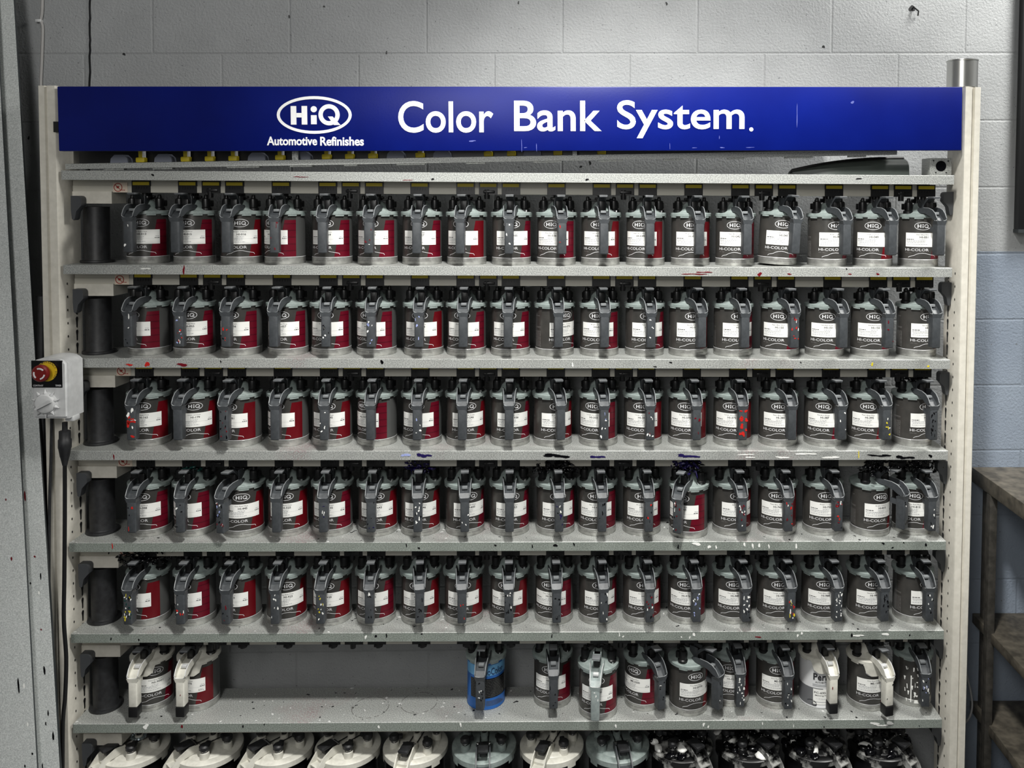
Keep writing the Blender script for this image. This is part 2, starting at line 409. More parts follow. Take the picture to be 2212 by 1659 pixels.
# gear socket: black well with yellow strip and drive fork
def socket_mesh(fork):
    bm = B()
    box(bm, -.0258, .0258, -.0012, .03, -.0340, 0, 0)
    box(bm, -.0222, .0222, -.0024, 0, -.0125, -.0035, 1)
    if fork:
        for k in range(5): box(bm, -.016+k*.0072, -.013+k*.0072, -.003, -.001, -.0225, -.0165, 0)
        cyl(bm, (0, .02, -.022), (0, .02, -.052), .0085, .0085, 12, 0)
        box(bm, -.012, .012, .012, .028, -.05, -.042, 0, .002)
    else:
        cyl(bm, (-.004, .004, -.02), (-.004, .004, -.046), .0085, .0075, 10, 0)
        box(bm, -.014, .018, -.004, .004, -.03, -.022, 0, .002)
    return finish(bm, 'gear_socket', [M['black'], M['yellow']])
sock_a, sock_b = socket_mesh(True), socket_mesh(False)
zr = SZ(0)-.04
SX1 = [PX(p, RY, zr) for p in SOCK1]; SX2 = [PX(p, RY, zr) for p in SOCK2]
def bracket_mesh():
    pts = [(-.013, .03), (.006, .03)]+[(.006+.009*math.sin(R_(a)), .021+.009*math.cos(R_(a))) for a in (30, 60, 90)]+[(.015, .004), (.001, -.012), (-.003, -.032), (-.007, -.036), (-.011, -.032), (-.013, -.006)]
    bm = B(); prism(bm, pts, 'y', -.012, .012); return finish(bm, 'bracket', M['dkbr'])
M['dkbr'] = mat('dark_grey_bracket', (62, 64, 67), .45)
br_me = bracket_mesh()
def tubehouse_mesh():
    bm = B(); lathe(bm, [(.0, 0), (.0425, 0), (.0435, .003), (.0425, .007), (.034, .008), (.0325, .012), (.0325, .155), (.0, .155)], 36)
    return finish(bm, 'shaft_housing', M['rubber'])
th_me = tubehouse_mesh()
def sticker_mesh():
    bm = B(); box(bm, -.0195, .0195, -.0006, 0, -.0135, .0135, 0)
    k = 28
    for i in range(k):
        a, b = 2*math.pi*i/k, 2*math.pi*(i+1)/k
        prism(bm, [(-.006+r*math.cos(t), r*math.sin(t)) for r, t in ((.0118, a), (.0118, b), (.0098, b), (.0098, a))], 'y', -.0006, -.001, 1)
    prism(bm, [(-.0138, .0062), (-.0128, .0074), (.0014, -.0066), (.0004, -.0078)], 'y', -.0006, -.0011, 1)
    prism(bm, [(-.0115, .004), (-.002, .003), (-.0045, -.003), (-.0095, -.002)], 'y', -.0006, -.001, 1)
    box(bm, .004, .0065, -.001, -.0006, -.0085, -.0062, 1); box(bm, .008, .0125, -.001, -.0006, -.0085, -.0065, 1)
    return finish(bm, 'warning_sticker', [M['sticker'], M['warnred']])
st_me = sticker_mesh()
PMI = {'b': 0, 'w': 1, 'r': 2, 'd': 3, 'y': 4, 'u': 5, 'l': 6, 'g': 7}
PM = [M['p_black'], M['p_white'], M['p_red'], M['p_dkred'], M['p_yellow'], M['p_purple'], M['p_lilac'], M['p_green']]
# marks on the front lip of each shelf: (px, py, w px, h px, colour)
MARKS = {
 0: [(330, 378, 6, 6, 'b'), (1268, 388, 7, 6, 'b'), (935, 387, 6, 6, 'b'), (650, 382, 34, 2, 'd'), (880, 389, 20, 2, 'd'), (1855, 386, 12, 4, 'b')],
 1: [(397, 585, 5, 20, 'd'), (315, 580, 24, 4, 'w'), (1500, 592, 55, 3, 'd'), (1520, 588, 40, 3, 'd'), (1641, 593, 11, 9, 'd'), (1829, 577, 3, 5, 'b'), (1896, 592, 9, 4, 'd'), (1705, 592, 10, 3, 'd'), (1836, 592, 7, 3, 'd')],
 2: [(318, 787, 9, 14, 'r'), (280, 788, 16, 5, 'r'), (394, 788, 22, 8, 'd'), (825, 782, 8, 9, 'b'), (477, 781, 3, 6, 'b'), (1237, 788, 4, 9, 'w'), (1449, 783, 7, 4, 'b'), (1415, 792, 8, 3, 'b'), (1730, 783, 3, 4, 'b'), (1884, 787, 6, 8, 'y'), (2005, 791, 8, 4, 'y')],
 3: [(246, 987, 3, 14, 'd'), (876, 983, 24, 7, 'l'), (915, 984, 34, 10, 'u'), (1200, 985, 60, 11, 'b'), (1290, 987, 36, 7, 'u'), (1610, 982, 34, 3, 'w'), (1620, 988, 24, 3, 'w'), (1740, 981, 50, 4, 'w'), (1690, 988, 30, 5, 'w'), (1795, 988, 40, 5, 'w'), (1855, 980, 3, 16, 'y'), (1900, 984, 60, 6, 'b'), (1955, 988, 48, 9, 'b'), (2010, 985, 8, 8, 'b'), (1485, 985, 50, 9, 'u')],
 4: [(243, 1180, 3, 12, 'r'), (878, 1178, 3, 9, 'b'), (905, 1184, 5, 5, 'b'), (1070, 1178, 6, 4, 'b'), (1150, 1180, 4, 8, 'b'), (1200, 1178, 9, 8, 'b'), (1240, 1176, 4, 8, 'b'), (1465, 1181, 4, 10, 'b'), (1505, 1175, 18, 8, 'w'), (1532, 1181, 7, 9, 'w'), (1547, 1182, 5, 7, 'w'), (1608, 1176, 4, 12, 'w'), (1626, 1179, 4, 14, 'w'), (1640, 1178, 4, 13, 'w'), (1661, 1180, 4, 10, 'w'), (1720, 1180, 5, 11, 'w'), (1908, 1174, 7, 5, 'b'), (2000, 1177, 4, 11, 'b'), (1952, 1172, 4, 3, 'b'), (1928, 1183, 5, 4, 'b')],
 5: [(790, 1376, 5, 9, 'w'), (812, 1374, 5, 8, 'b'), (835, 1373, 4, 9, 'b'), (911, 1366, 4, 5, 'b'), (1192, 1374, 4, 8, 'b'), (1338, 1371, 3, 9, 'w'), (1346, 1375, 4, 5, 'w'), (1499, 1367, 5, 12, 'w'), (1472, 1376, 3, 5, 'w'), (1490, 1377, 3, 6, 'w'), (1638, 1376, 14, 4, 'd'), (1732, 1368, 4, 9, 'w'), (1723, 1373, 4, 8, 'w'), (1840, 1372, 4, 12, 'b'), (1853, 1373, 28, 5, 'w'), (1913, 1370, 16, 7, 'w'), (1965, 1372, 3, 6, 'b'), (240, 1380, 4, 5, 'b'), (300, 1382, 4, 5, 'b')],
 6: [(315, 1568, 13, 12, 'w'), (393, 1569, 4, 11, 'd'), (525, 1569, 3, 9, 'b'), (571, 1563, 3, 5, 'b'), (818, 1570, 4, 9, 'w'), (995, 1565, 4, 11, 'w'), (1330, 1568, 4, 10, 'w'), (1520, 1565, 5, 9, 'w'), (1530, 1570, 4, 6, 'w'), (1647, 1563, 3, 6, 'w'), (1714, 1568, 2, 7, 'w'), (1890, 1563, 22, 6, 'w'), (1922, 1562, 22, 7, 'w'), (1905, 1567, 30, 4, 'w'), (1780, 1570, 3, 4, 'b'), (1986, 1568, 2, 3, 'b')],
}
DRY = {(4, 6): 'u', (4, 9): 'b', (4, 12): 'u', (4, 16): 'b', (4, 17): 'b', (5, 0): 'b', (4, 1): 'g', (3, 17): 'b'}
SHELF_LABEL = ['bare galvanised shelf just under the blue sign, nothing but a dish and box on it',
 'galvanised shelf carrying the top row of paint cans', 'galvanised shelf carrying the second row of paint cans',
 'galvanised shelf carrying the third row of paint cans, white smears at its right',
 'paint spattered galvanised shelf carrying the fourth row of paint cans',
 'spattered galvanised shelf carrying the fifth row of paint cans',
 'lowest full-width shelf with a wide empty gap and few cans',
 'bottom shelf carrying the large round-lidded gallon cans']
rnd = random.Random(11)
for i in range(8):
    z = SZ(i) if i < 7 else .043
    t = thing('agitator_shelf' if i < 7 else 'base_shelf', SHELF_LABEL[i], 'shelf', (0, 0, z), 0, 'shelves of the mixing rack')
    bm = B()
    g = 0
    prism(bm, [(0, -.025), (0, -.001), (.001, 0), (.170, 0), (.170, -.012), (.1685, -.012), (.1685, -.0018), (.0018, -.0018), (.0018, -.0235), (.012, -.0235), (.012, -.025)], 'x', XL, XR, 0)
    bm.normal_update()
    for f in bm.faces:
        if abs(f.normal.y) > .9 and f.calc_center_median().y < .0004 and i in (4, 5, 6): f.material_index = 1
    obj('shelf_tray', finish(bm, 'shelf_tray', [M['galv'][i], M['galv_green']]), t)
    if i == 7: continue
    for px, py, w_, h_, c in MARKS.get(i, []):
        p = P(px, py, 0); q = 2.36/F; bm = B()
        zz = min(max(p.z-z, -.0245+h_*q*.5), -.0005-h_*q*.5)
        if w_ > 22:
            for k in range(3): splat(bm, (k-1)*.26*w_*q, -.0001*k, rnd.uniform(-.15, .15)*h_*q, w_*q*rnd.uniform(.35, .5), h_*q*.6, PMI[c], rnd)
        else: splat(bm, 0, 0, 0, w_*q*.9, h_*q*.85, PMI[c], rnd)
        obj('paint_mark', finish(bm, 'paint_mark', PM), t, (p.x, -.0001, zz))
    # drive rail with gear sockets
    rl = B(); x0 = PX(158, RY, zr); x1 = XR-.045
    box(rl, x0, x1, RY, RY+.05, -.0580, -.002, 0); box(rl, x0, x1, RY-.0025, RY+.01, -.0588, -.0405, 0, .001)
    rail = obj('drive_rail', finish(rl, 'drive_rail', M['rail']), t)
    if i < 6:
        for x in SX1: obj('gear_socket', sock_a, rail, (x, RY-.002, -.0255))
        for x in SX2: obj('gear_socket', sock_b, rail, (x, RY-.002, -.0255))
    if i < 5: obj('warning_sticker', st_me, rail, (PX(261, RY, zr), RY-.0026, -.0445))
    hb = B(); a0, a1 = PX(158, .05, zr), PX(243, .05, zr)
    prism(hb, [(a0, .045), (a1, .045), (a1+.003, .115), (a0, .115)], 'z', -.089, -.056, 0)
    obj('gear_housing', finish(hb, 'gear_housing', M['cream']), t)
    obj('bracket', br_me, t, (PX(168, .031, zr), .031, -.098)); b2 = obj('bracket', br_me, t, (RP0-.014, .062, -.075)); b2.scale.x = -1
    if i < 6: obj('shaft_housing', th_me, t, (PX(210, .085, SZ(1)+.07), .085, -.2535))

# ------------------------------------------------------------------ header sign
SY = -.012
sx0, sx1 = PX(126, SY, 2.0), PX(2078, SY, 2.0); sz1, sz0 = P(1100, 187, SY).z, P(1100, 325.5, SY).z
sign = thing('header_sign', 'long glossy blue sign board with white lettering across the top of the rack', 'sign', ((sx0+sx1)/2, SY, sz0))
ox, oz = (sx0+sx1)/2, sz0
sign.rotation_euler = (0, -.0068, 0)
bm = B(); box(bm, sx0-ox, sx1-ox, 0, .020, 0, sz1-sz0, 0, .002)
obj('panel', finish(bm, 'panel', M['blue']), sign)
def sp(px, py): p = P(px, py, SY); return p.x-ox, p.z-oz
def word(bm, s, l, r, t, b, bold, y=0.):
    a = sp(l, b); c = sp(r, t); text_flat(bm, s, a[0], c[0], a[1], c[1], y, 0, bold, .0012)
for wd_, l, r, tp, bt, bo in (('Color', 861, 1066, 218, 285, .012), ('Bank', 1111, 1300, 219, 284, .012), ('System', 1333, 1609, 220, 300, .012)):
    bm = B(); word(bm, wd_, l, r, tp, bt, bo); obj('lettering', finish(bm, 'lettering', M['signwhite']), sign)
bm = B(); a = sp(1623, 283); cyl(bm, (a[0], 0, a[1]), (a[0], -.0012, a[1]), .0055, .0055, 12)
obj('full_stop', finish(bm, 'full_stop', M['signwhite']), sign)
for wd_, l, r, tp, bt in (('Automotive', 577, 685, 292, 310.5), ('Refinishes', 692, 786, 293, 312)):
    bm = B(); word(bm, wd_, l, r, tp, bt, .024); obj('tagline', finish(bm, 'tagline', M['signwhite']), sign)
def ring(bm, cx, cz, rx, rz, wd, y0, y1, k=48, mi=0):
    for i in range(k):
        a, b = 2*math.pi*i/k, 2*math.pi*(i+1)/k
        prism(bm, [(cx+rx*math.cos(a), cz+rz*math.sin(a)), (cx+rx*math.cos(b), cz+rz*math.sin(b)), (cx+(rx-wd)*math.cos(b), cz+(rz-wd)*math.sin(b)), (cx+(rx-wd)*math.cos(a), cz+(rz-wd)*math.sin(a))], 'y', y0, y1, mi)
bm = B(); s = 2.35/F; c = sp(679.5, 245.5)
ring(bm, c[0], c[1], 79.5*s, 40*s, 6.2*s, 0, -.0012)
def lb(l, r, t, b): u = sp(l, b); v = sp(r, t); box(bm, u[0], v[0], -.0012, 0, u[1], v[1])
lb(629, 640.5, 226, 266); lb(652.5, 664, 226, 266); lb(640.5, 652.5, 241, 250.5); lb(672.5, 684.5, 246, 265.5)
u = sp(678.5, 233); cyl(bm, (u[0], 0, u[1]), (u[0], -.0012, u[1]), 6.6*s, 6.6*s, 20)
u = sp(711.5, 245.3); ring(bm, u[0], u[1], 22.5*s, 22.5*s, 9*s, 0, -.0012)
q = [sp(*k) for k in ((709, 249), (719, 249), (736, 267.5), (722, 267.5))]; prism(bm, q, 'y', 0, -.0013)
obj('oval_logo', finish(bm, 'oval_logo', M['signwhite']), sign)
M['scratch'] = mat('scratch_grey', (84, 92, 160), .5); rnd = random.Random(5)
for px, py, w_, h_ in ((1127, 315, 1.2, 22), (1159, 318, 1.2, 18), (1447, 318, 1, 12), (1554, 300, 1, 9), (1020, 304, 14, 3), (1722, 255, 2, 40), (1842, 226, 8, 5), (1135, 319, 6, 1.5), (1560, 322, 12, 1.5), (1620, 322, 16, 1.2), (1500, 322, 9, 1.2)):
    a = sp(px, py); bm = B(); splat(bm, 0, 0, 0, w_*s, h_*s, 0, rnd, th=.0004); obj('scratch', finish(bm, 'scratch', M['scratch']), sign, (a[0], 0, a[1]))

# ------------------------------------------------------------------ loose drive unit behind the sign
pa, pb = P(141, 361, .02), P(1640, 335, .02)
L = (pb-pa).length; tilt = -math.atan2(pb.z-pa.z, pb.x-pa.x)
du = thing('loose_drive_unit', 'galvanised drive tray with yellow gears sagging behind the blue sign', 'gear tray', pa); du.rotation_euler = (0, tilt, 0)
bm = B(); prism(bm, [(0, -.006), (0, .008), (.0015, .009), (.11, .009), (.11, .004), (.003, .004), (.003, -.006)], 'x', 0, L+.38)
x = .1
while x < L+.3:
    box(bm, x, x+rnd.uniform(.03, .09), .004, .02, -.010, -.004); x += rnd.uniform(.12, .2)
obj('tray', finish(bm, 'tray', M['galv'][0]), du)
bm = B(); box(bm, .01, L+.2, .05, .13, .009, .10); obj('gear_case', finish(bm, 'gear_case', M['black']), du)
ye = B(); box(ye, -.012, .012, 0, .02, .006, .02, 0, .003); box(ye, -.005, .006, .004, .016, .018, .04, 0); box(ye, .0065, .0095, .002, .016, .018, .038, 1)
ye = finish(ye, 'yellow_gear', [M['yellow'], M['signwhite']])
gh = B(); prism(gh, [(-.024, .006), (.024, .006), (.022, .018), (.012, .028), (-.012, .028), (-.022, .018)], 'y', 0, .03); gh = finish(gh, 'grey_hub', mat('grey_hub', (108, 112, 124), .5))
for px in (303, 400, 452, 503, 604, 705, 755, 805, 907, 1055, 1105, 1205, 1300): obj('yellow_gear', ye, du, (PX(px, .045, 1.95)-pa.x, .022, .004))
for px in (258, 353, 555, 652, 855, 955, 1150): obj('grey_hub', gh, du, (PX(px, .045, 1.95)-pa.x, .022, .004))
for px, hw in ((638, .008), (1242, .006)):
    bm = B(); x = PX(px, .02, 1.95)-pa.x; box(bm, x-hw, x+hw, -.001, .004, .008, .06); obj('strap', finish(bm, 'strap', M['galv'][0]), du)

# dish and outlet box on the top shelf
dl, dr_ = PX(1716, .05, SZ(0)+.01), PX(1962, .05, SZ(0)+.03)
dish = thing('dark_dish', 'dark curved dish lying on the top shelf at right below the blue sign', 'dish', (dl, .04, SZ(0)))
bm = B(); Ld = dr_-dl; g = []
for i in range(15):
    u = i/14; zt = .012+.036*(1-(1-u)**2.2); row = []
    for j in range(9):
        t = j/8*math.pi; row.append(bm.verts.new((u*Ld, .055-.055*math.cos(t)*(.55+.45*min(1, u*3)), .002+(zt-.002)*math.sin(t)**.6 if 0 < j < 8 else .001)))
    g.append(row)
for a_, b_ in zip(g, g[1:]):
    for j in range(8): bm.faces.new((a_[j], a_[j+1], b_[j+1], b_[j]))
bm.faces.new(g[0]); bm.faces.new(list(reversed(g[-1])))
obj('dish_shell', finish(bm, 'dish_shell', M['dkgreen']), dish)
bm = B(); tube(bm, [(0, .05, .009)]+[(i/14*Ld, .036+.01*i/14, .013+.036*(1-(1-i/14)**2.2)) for i in range(15)], .0045, 8)
obj('dish_rim', finish(bm, 'dish_rim', M['black']), dish)
p = P(2033, 371, .03)
ob = thing('outlet_box', 'small square galvanised box with a black round hole, on top shelf beside upright', 'metal box', (p.x-.001, .03, SZ(0)))
bm = B(); box(bm, -.0305, .0305, 0, .06, 0, .048, 0, .002); obj('casing', finish(bm, 'casing', M['galv'][0]), ob)
bm = B(); cyl(bm, (.0, .004, .026), (.0, -.0008, .026), .0145, .0145, 28); obj('round_hole', finish(bm, 'round_hole', M['p_black']), ob)
bm = B()
for x, z in ((-.014, .008), (.015, .008), (.02, .04), (-.021, .041)): cyl(bm, (x, 0, z), (x, -.0012, z), .002, .002, 8)
obj('screws', finish(bm, 'screws', M['dark']), ob)

# tin on the right upright
p = P(2080, 187, .05)
tin = thing('empty_tin', 'shiny bare metal tin standing on top of the right upright', 'tin', (p.x-.002, .052, TOPZ))
bm = B(); r = .0405; h = P(2079, 131, .052).z-TOPZ
lathe(bm, [(0, .001), (r-.002, .001), (r, .003), (r, h-.004), (r+.0015, h-.003), (r+.0015, h), (r-.001, h), (r-.0015, h-.004), (r-.0015, .004), (0, .004)], 48)
obj('tin_body', finish(bm, 'tin_body', M['tin_shiny']), tin)

# ------------------------------------------------------------------ paint cans
CR, HC = .0535, .143; DZ = .003
def can_body():
    bm = B()
    lathe(bm, [(CR, .019), (CR, .132)], 48, 0)
    lathe(bm, [(0, .001), (CR-.002, .001), (CR+.0004, .0), (CR+.0012, .002), (CR+.0008, .018), (CR, .0192)], 48, 1)
    lathe(bm, [(CR, .132), (CR-.001, .134), (CR-.0015, .139), (CR+.001, .141), (CR+.001, .143), (CR-.004, .143), (CR-.005, .137), (0, .137)], 48, 1)
    patch(bm, 78, 262, .0195, .1288, CR+.0003, 2, 24)
    patch(bm, 168, 172, .0195, .1288, CR+.0005, 1, 2)
    text_wrap(bm, 'AUTOMOTIVE  REFINISHES', -38, 36, .0085, .0112, CR+.0016, 3, .01)
    return finish(bm, 'can_body', [M['can'], M['tin'], M['seam'], M['faint']], 30)
def can_red(scar):
    bm = B(); patch(bm, 25, 78, .0205, .1215, CR+.0004, 0, 14, 45, 78); return finish(bm, 'red_panel', M['red2'] if scar else M['red'])
CARLINE = [(-41, .0245), (-37, .0272), (-30, .0288), (-25, .0298), (-18, .0335), (-9, .0363), (0, .0372), (8, .0365), (16, .0345), (26, .0325), (35, .0312), (39.5, .0300), (41.5, .0262)]
def logo_oval(bm, a, z, ra, rz, r, mi):
    k = 40; pts = [(a+ra*math.cos(2*math.pi*i/k), z+rz*math.sin(2*math.pi*i/k)) for i in range(k+1)]; stroke(bm, pts, .0013, r, mi)
def can_logo():
    bm = B(); r = CR+.0006
    logo_oval(bm, 0, .1125, 23.5, .0105, r, 0)
    def bar(a0, a1, z0, z1): patch(bm, a0, a1, z0, z1, r, 0, 3)
    zl = .1077; zh = .1173
    bar(-15.5, -12.6, zl, zh); bar(-7.6, -4.8, zl, zh); bar(-12.6, -7.6, .1117, .1135); bar(-1.4, 1.4, zl, .1132); bar(-1.6, 1.6, .1148, .1176)
    k = 24; pts = [(10+5.2*math.cos(2*math.pi*i/k), .1125+.0043*math.sin(2*math.pi*i/k)) for i in range(k+1)]; stroke(bm, pts, .0018, r, 0)
    stroke(bm, [(10.5, .1108), (16.5, .1073)], .0017, r, 0)
    return finish(bm, 'oval_logo', M['white'])
def can_word():
    bm = B(); text_wrap(bm, 'HI-COLOR', -51, 18, .0425, .0500, CR+.0006, 0, .004); return finish(bm, 'wordmark', M['white'])
def can_sub():
    bm = B(); text_wrap(bm, 'MIX-TEC', -51, -31, .0365, .0388, CR+.0006, 0); return finish(bm, 'small_wordmark', M['faint'])
def can_car():
    bm = B(); stroke(bm, CARLINE, .0011, CR+.0006, 0); return finish(bm, 'car_outline', M['white'])
def can_line():
    bm = B(); patch(bm, -180, 180, .0188, .0200, CR+.0013, 0, 48); return finish(bm, 'white_line', M['white'])
def can_side():
    bm = B(); r = CR+.0006
    text_wrap(bm, 'HI-COLOR', -106, -86, .1085, .1115, r, 0, .005)
    patch(bm, -108, -80, .0790, .0800, r, 0); patch(bm, -108, -80, .0765, .0772, r, 0)
    for q in range(11): patch(bm, -106, -84+(q % 3)*1.5, .0640-q*.0038, .0652-q*.0038, r, 0, 4)
    patch(bm, -108, -107.2, .0225, .068, r, 0, 1); patch(bm, -81.5, -80.7, .0225, .068, r, 0, 1); patch(bm, -108, -80.7, .0674, .068, r, 0, 4)
    return finish(bm, 'side_print', M['faint'])
HEADS = ['Standard Green', 'Fine Red Mica', 'Large particle', 'Bright Yellow', 'Pearl Blue Mica']
def label_paper():
    bm = B(); patch(bm, -49.5, 53, .0545, .0935, CR+.0009, 0, 16); return finish(bm, 'paper_label', M['paper'])
def label_text(code, hd, liter=False):
    bm = B(); r = CR+.0012
    text_wrap(bm, hd, -18, 18, .0872, .0900, r, 0, .0)
    text_wrap(bm, code, -9, 16 if len(code) < 7 else 22, .0788, .0845, r, 0, .014)
    rr = random.Random(code)
    def words(a0, a1, z, h, mi):
        a = a0
        while a < a1:
            b = min(a+rr.uniform(2, 7), a1); patch(bm, a, b, z, z+h, r, mi, 2); a = b+1.4
    words(-46, -24, .0744, .0018, 0); words(-10, 10, .0742, .0013, 1); words(40, 50, .0752, .0013, 1)
    words(-46, 8, .0702, .0013, 1); words(38, 51, .0704, .0018, 0)
    words(-44, 6, .0655, .0013, 1); words(-46, 14, .0605, .0013, 1)
    patch(bm, -46, 51, .0690, .0693, r, 1, 10); patch(bm, -46, 51, .0580, .0583, r, 1, 10)
    if liter: text_wrap(bm, '0.9 L', 34, 48, .0585, .0635, r, 0)
    return finish(bm, 'label_text', [M['ink'], M['ink2']])
def lid_mesh(m, tab=False):
    bm = B(); z = HC
    lathe(bm, [(CR+.0040, z-.0075), (CR+.0052, z-.006), (CR+.0052, z+.0008), (CR+.003, z+.0026), (.049, z+.0028), (.043, z+.0045), (.029, z+.0145), (.016, z+.0285), (.012, z+.032), (0, z+.032)], 48)
    for a in (-68, -30, 34, 72, 150, 210):                                   # stepped skirt tabs
        patch(bm, a-12, a+12, z-.0105, z-.0068, CR+.0050, 0, 4)
    if tab:
        pts = []
        patch(bm, -34, 26, .112, z-.006, CR+.0052, 0, 10, -42, 34)
        patch(bm, -20, 12, .104, .1122, CR+.0050, 0, 8, -34, 26)
    return finish(bm, 'lid', m)
def handle_mesh(tip=False):
    bm = B()
    side = [(-.012, .150), (-.020, .162), (-.045, .1635), (-.068, .1625), (-.084, .158), (-.096, .149), (-.1045, .1365), (-.100, .130), (-.088, .132), (-.074, .141), (-.055, .147), (-.030, .149)]
    def sx_(y): return .0046*max(0, min(1, (y+.1)/.06))
    for s in (-1, 1):
        t = bmesh.new(); prism(t, side, 'x', s*.0132, s*.0155, 0)
        for v in t.verts: v.co.x += s*sx_(v.co.y)
        merge(bm, t, 0)
        e = [(s*(.0143+sx_(y)), y-.0004, z+.0004) for y, z in side[2:7]]
        tube(bm, e, .0011, 6, 1)
    e = [(.0146*math.sin(R_(a)), -.1045-.0005+.002*(1-abs(math.sin(R_(a)))), .1365-.0085*math.cos(R_(a))**.7) for a in range(-90, 91, 18)]
    tube(bm, e, .0011, 6, 1)
    for (y0, z0), (y1, z1) in (((-.030, .150), (-.066, .147)), ((-.066, .147), (-.086, .137)), ((-.086, .137), (-.100, .122))):
        q = [bm.verts.new((x, y, z)) for x, y, z in ((-.014-sx_(y0), y0, z0), (.014+sx_(y0), y0, z0), (.014+sx_(y1), y1, z1), (-.014-sx_(y1), y1, z1))]; bm.faces.new(q).material_index = 0
    box(bm, -.0075, .0075, -.080, -.068, .145, .152, 1, .001)
    A = [(-.0157, -.1055), (.0157, -.1055), (.0157, -.088), (-.0157, -.088)]; C_ = [(-.0117, -.1045), (.0117, -.1045), (.0117, -.079), (-.0117, -.079)]
    lo = [bm.verts.new((x, y, .118)) for x, y in C_]; hi = [bm.verts.new((x, y, .1295)) for x, y in A]
    for k in range(4): bm.faces.new((lo[k], lo[(k+1) % 4], hi[(k+1) % 4], hi[k])).material_index = 0
    box(bm, -.0119, .0119, -.1045, -.078, .0345 if not tip else .048, .125, 0, .0035, 3)
    if tip: box(bm, -.0128, .0128, -.1055, -.077, .020, .049, 2, .003, 2)
    box(bm, -.004, .004, -.082, -.056, .098, .112, 0)
    return bm
def handle(m, rim, tip=False): return finish(handle_mesh(tip), 'handle', [m, rim, M['black']])
def lever_mesh(m, rim):
    bm = B()
    prism(bm, [(-.086, .1895), (-.085, .193), (-.058, .1925), (-.044, .187), (-.032, .176), (-.020, .168), (-.020, .158), (-.034, .164), (-.046, .178), (-.060, .1885)], 'x', -.0105, .0105, 0)
    box(bm, -.0112, .0112, -.0865, -.060, .1915, .1945, 3, .0012)
    box(bm, -.0085, .0085, -.050, -.012, .152, .178, 2, .002); box(bm, -.0115, -.0085, -.036, -.008, .150, .186, 0, .001); box(bm, .0085, .0115, -.036, -.008, .150, .186, 0, .001)
    return finish(bm, 'thumb_lever', [m, rim, M['black'], M['lever_top']])
def coupling_mesh():
    bm = B()
    cyl(bm, (0, .012, .165), (0, .012, .199), .0075, .0075, 14); box(bm, -.016, .016, .006, .018, .180, .187, 0, .002)
    box(bm, -.034, .034, .010, .016, .176, .181, 0, .001); cyl(bm, (-.03, .013, .174), (-.03, .013, .184), .004, .004, 8); cyl(bm, (.03, .013, .174), (.03, .013, .184), .004, .004, 8)
    box(bm, -.012, .012, .004, .02, .194, .199, 0, .001)
    return finish(bm, 'coupling', M['black'])
def clamp_mesh():
    bm = B()
    lathe(bm, [(.0, .146), (.0115, .146), (.0115, .151), (.009, .153), (.0095, .166), (.0085, .171), (.0045, .173), (.0035, .180), (0, .181)], 16)
    box(bm, -.006, .006, -.006, .016, .154, .168, 0, .002); cyl(bm, (.0085, -.006, .146), (.0085, -.006, .150), .0032, .0028, 8, 1)
    return finish(bm, 'clamp', [M['black'], M['chrome']])
ME = {'body': can_body(), 'red0': can_red(0), 'red1': can_red(1), 'oval_logo': can_logo(), 'wordmark': can_word(), 'small_wordmark': can_sub(), 'car_outline': can_car(), 'white_line': can_line(), 'side_print': can_side(), 'paper': label_paper(),
      'lid': lid_mesh(M['lid']), 'lidw': lid_mesh(M['creamhandle'], True), 'lever': lever_mesh(M['handle'], M['handle_rim']),
      'levl': lever_mesh(M['lighthandle'], M['chrome']), 'coup': coupling_mesh(), 'clamp': clamp_mesh(),
      'h': handle(M['handle'], M['handle_rim']), 'hl': handle(M['lighthandle'], M['casing']), 'hw': handle(M['creamhandle'], M['casing'], True)}

def dried(rr, col, big):                          # crust of dried paint over the coupling
    bm = B(); mi = PMI[col]
    for k in range(int(70*big)):
        a = rr.uniform(0, 6.28); d = rr.uniform(0, .030)*big**.7; h = rr.uniform(.178, .200+.010*big)
        q = Vector((rr.uniform(-1, 1), rr.uniform(-1, 1), rr.uniform(-.3, .6))).to_track_quat('Z', 'Y')
        blob(bm, (d*math.cos(a)*1.4, d*math.sin(a)*.7-.030, h), rr.uniform(.002, .005), rr.uniform(.002, .005), rr.uniform(.006, .014), mi if rr.random() < .7 else 0, .3, rr, 1, q)
    return finish(bm, 'dried_paint', PM, 80)
def specks(rr, cols, nn, big=1.):
    bm = B()
    for k in range(int(nn*.75)+1):
        c = rr.choice(cols); h = rr.uniform(.0016, .005)*big**.5; x = rr.uniform(-.012, .012)
        splat(bm, x*.8, -.1046, rr.uniform(.045, .118), rr.uniform(.0015, .005)*big, h*rr.uniform(.8, 2.4), PMI[c], rr, th=.0005, k=14)
    return finish(bm, 'paint_specks', PM)

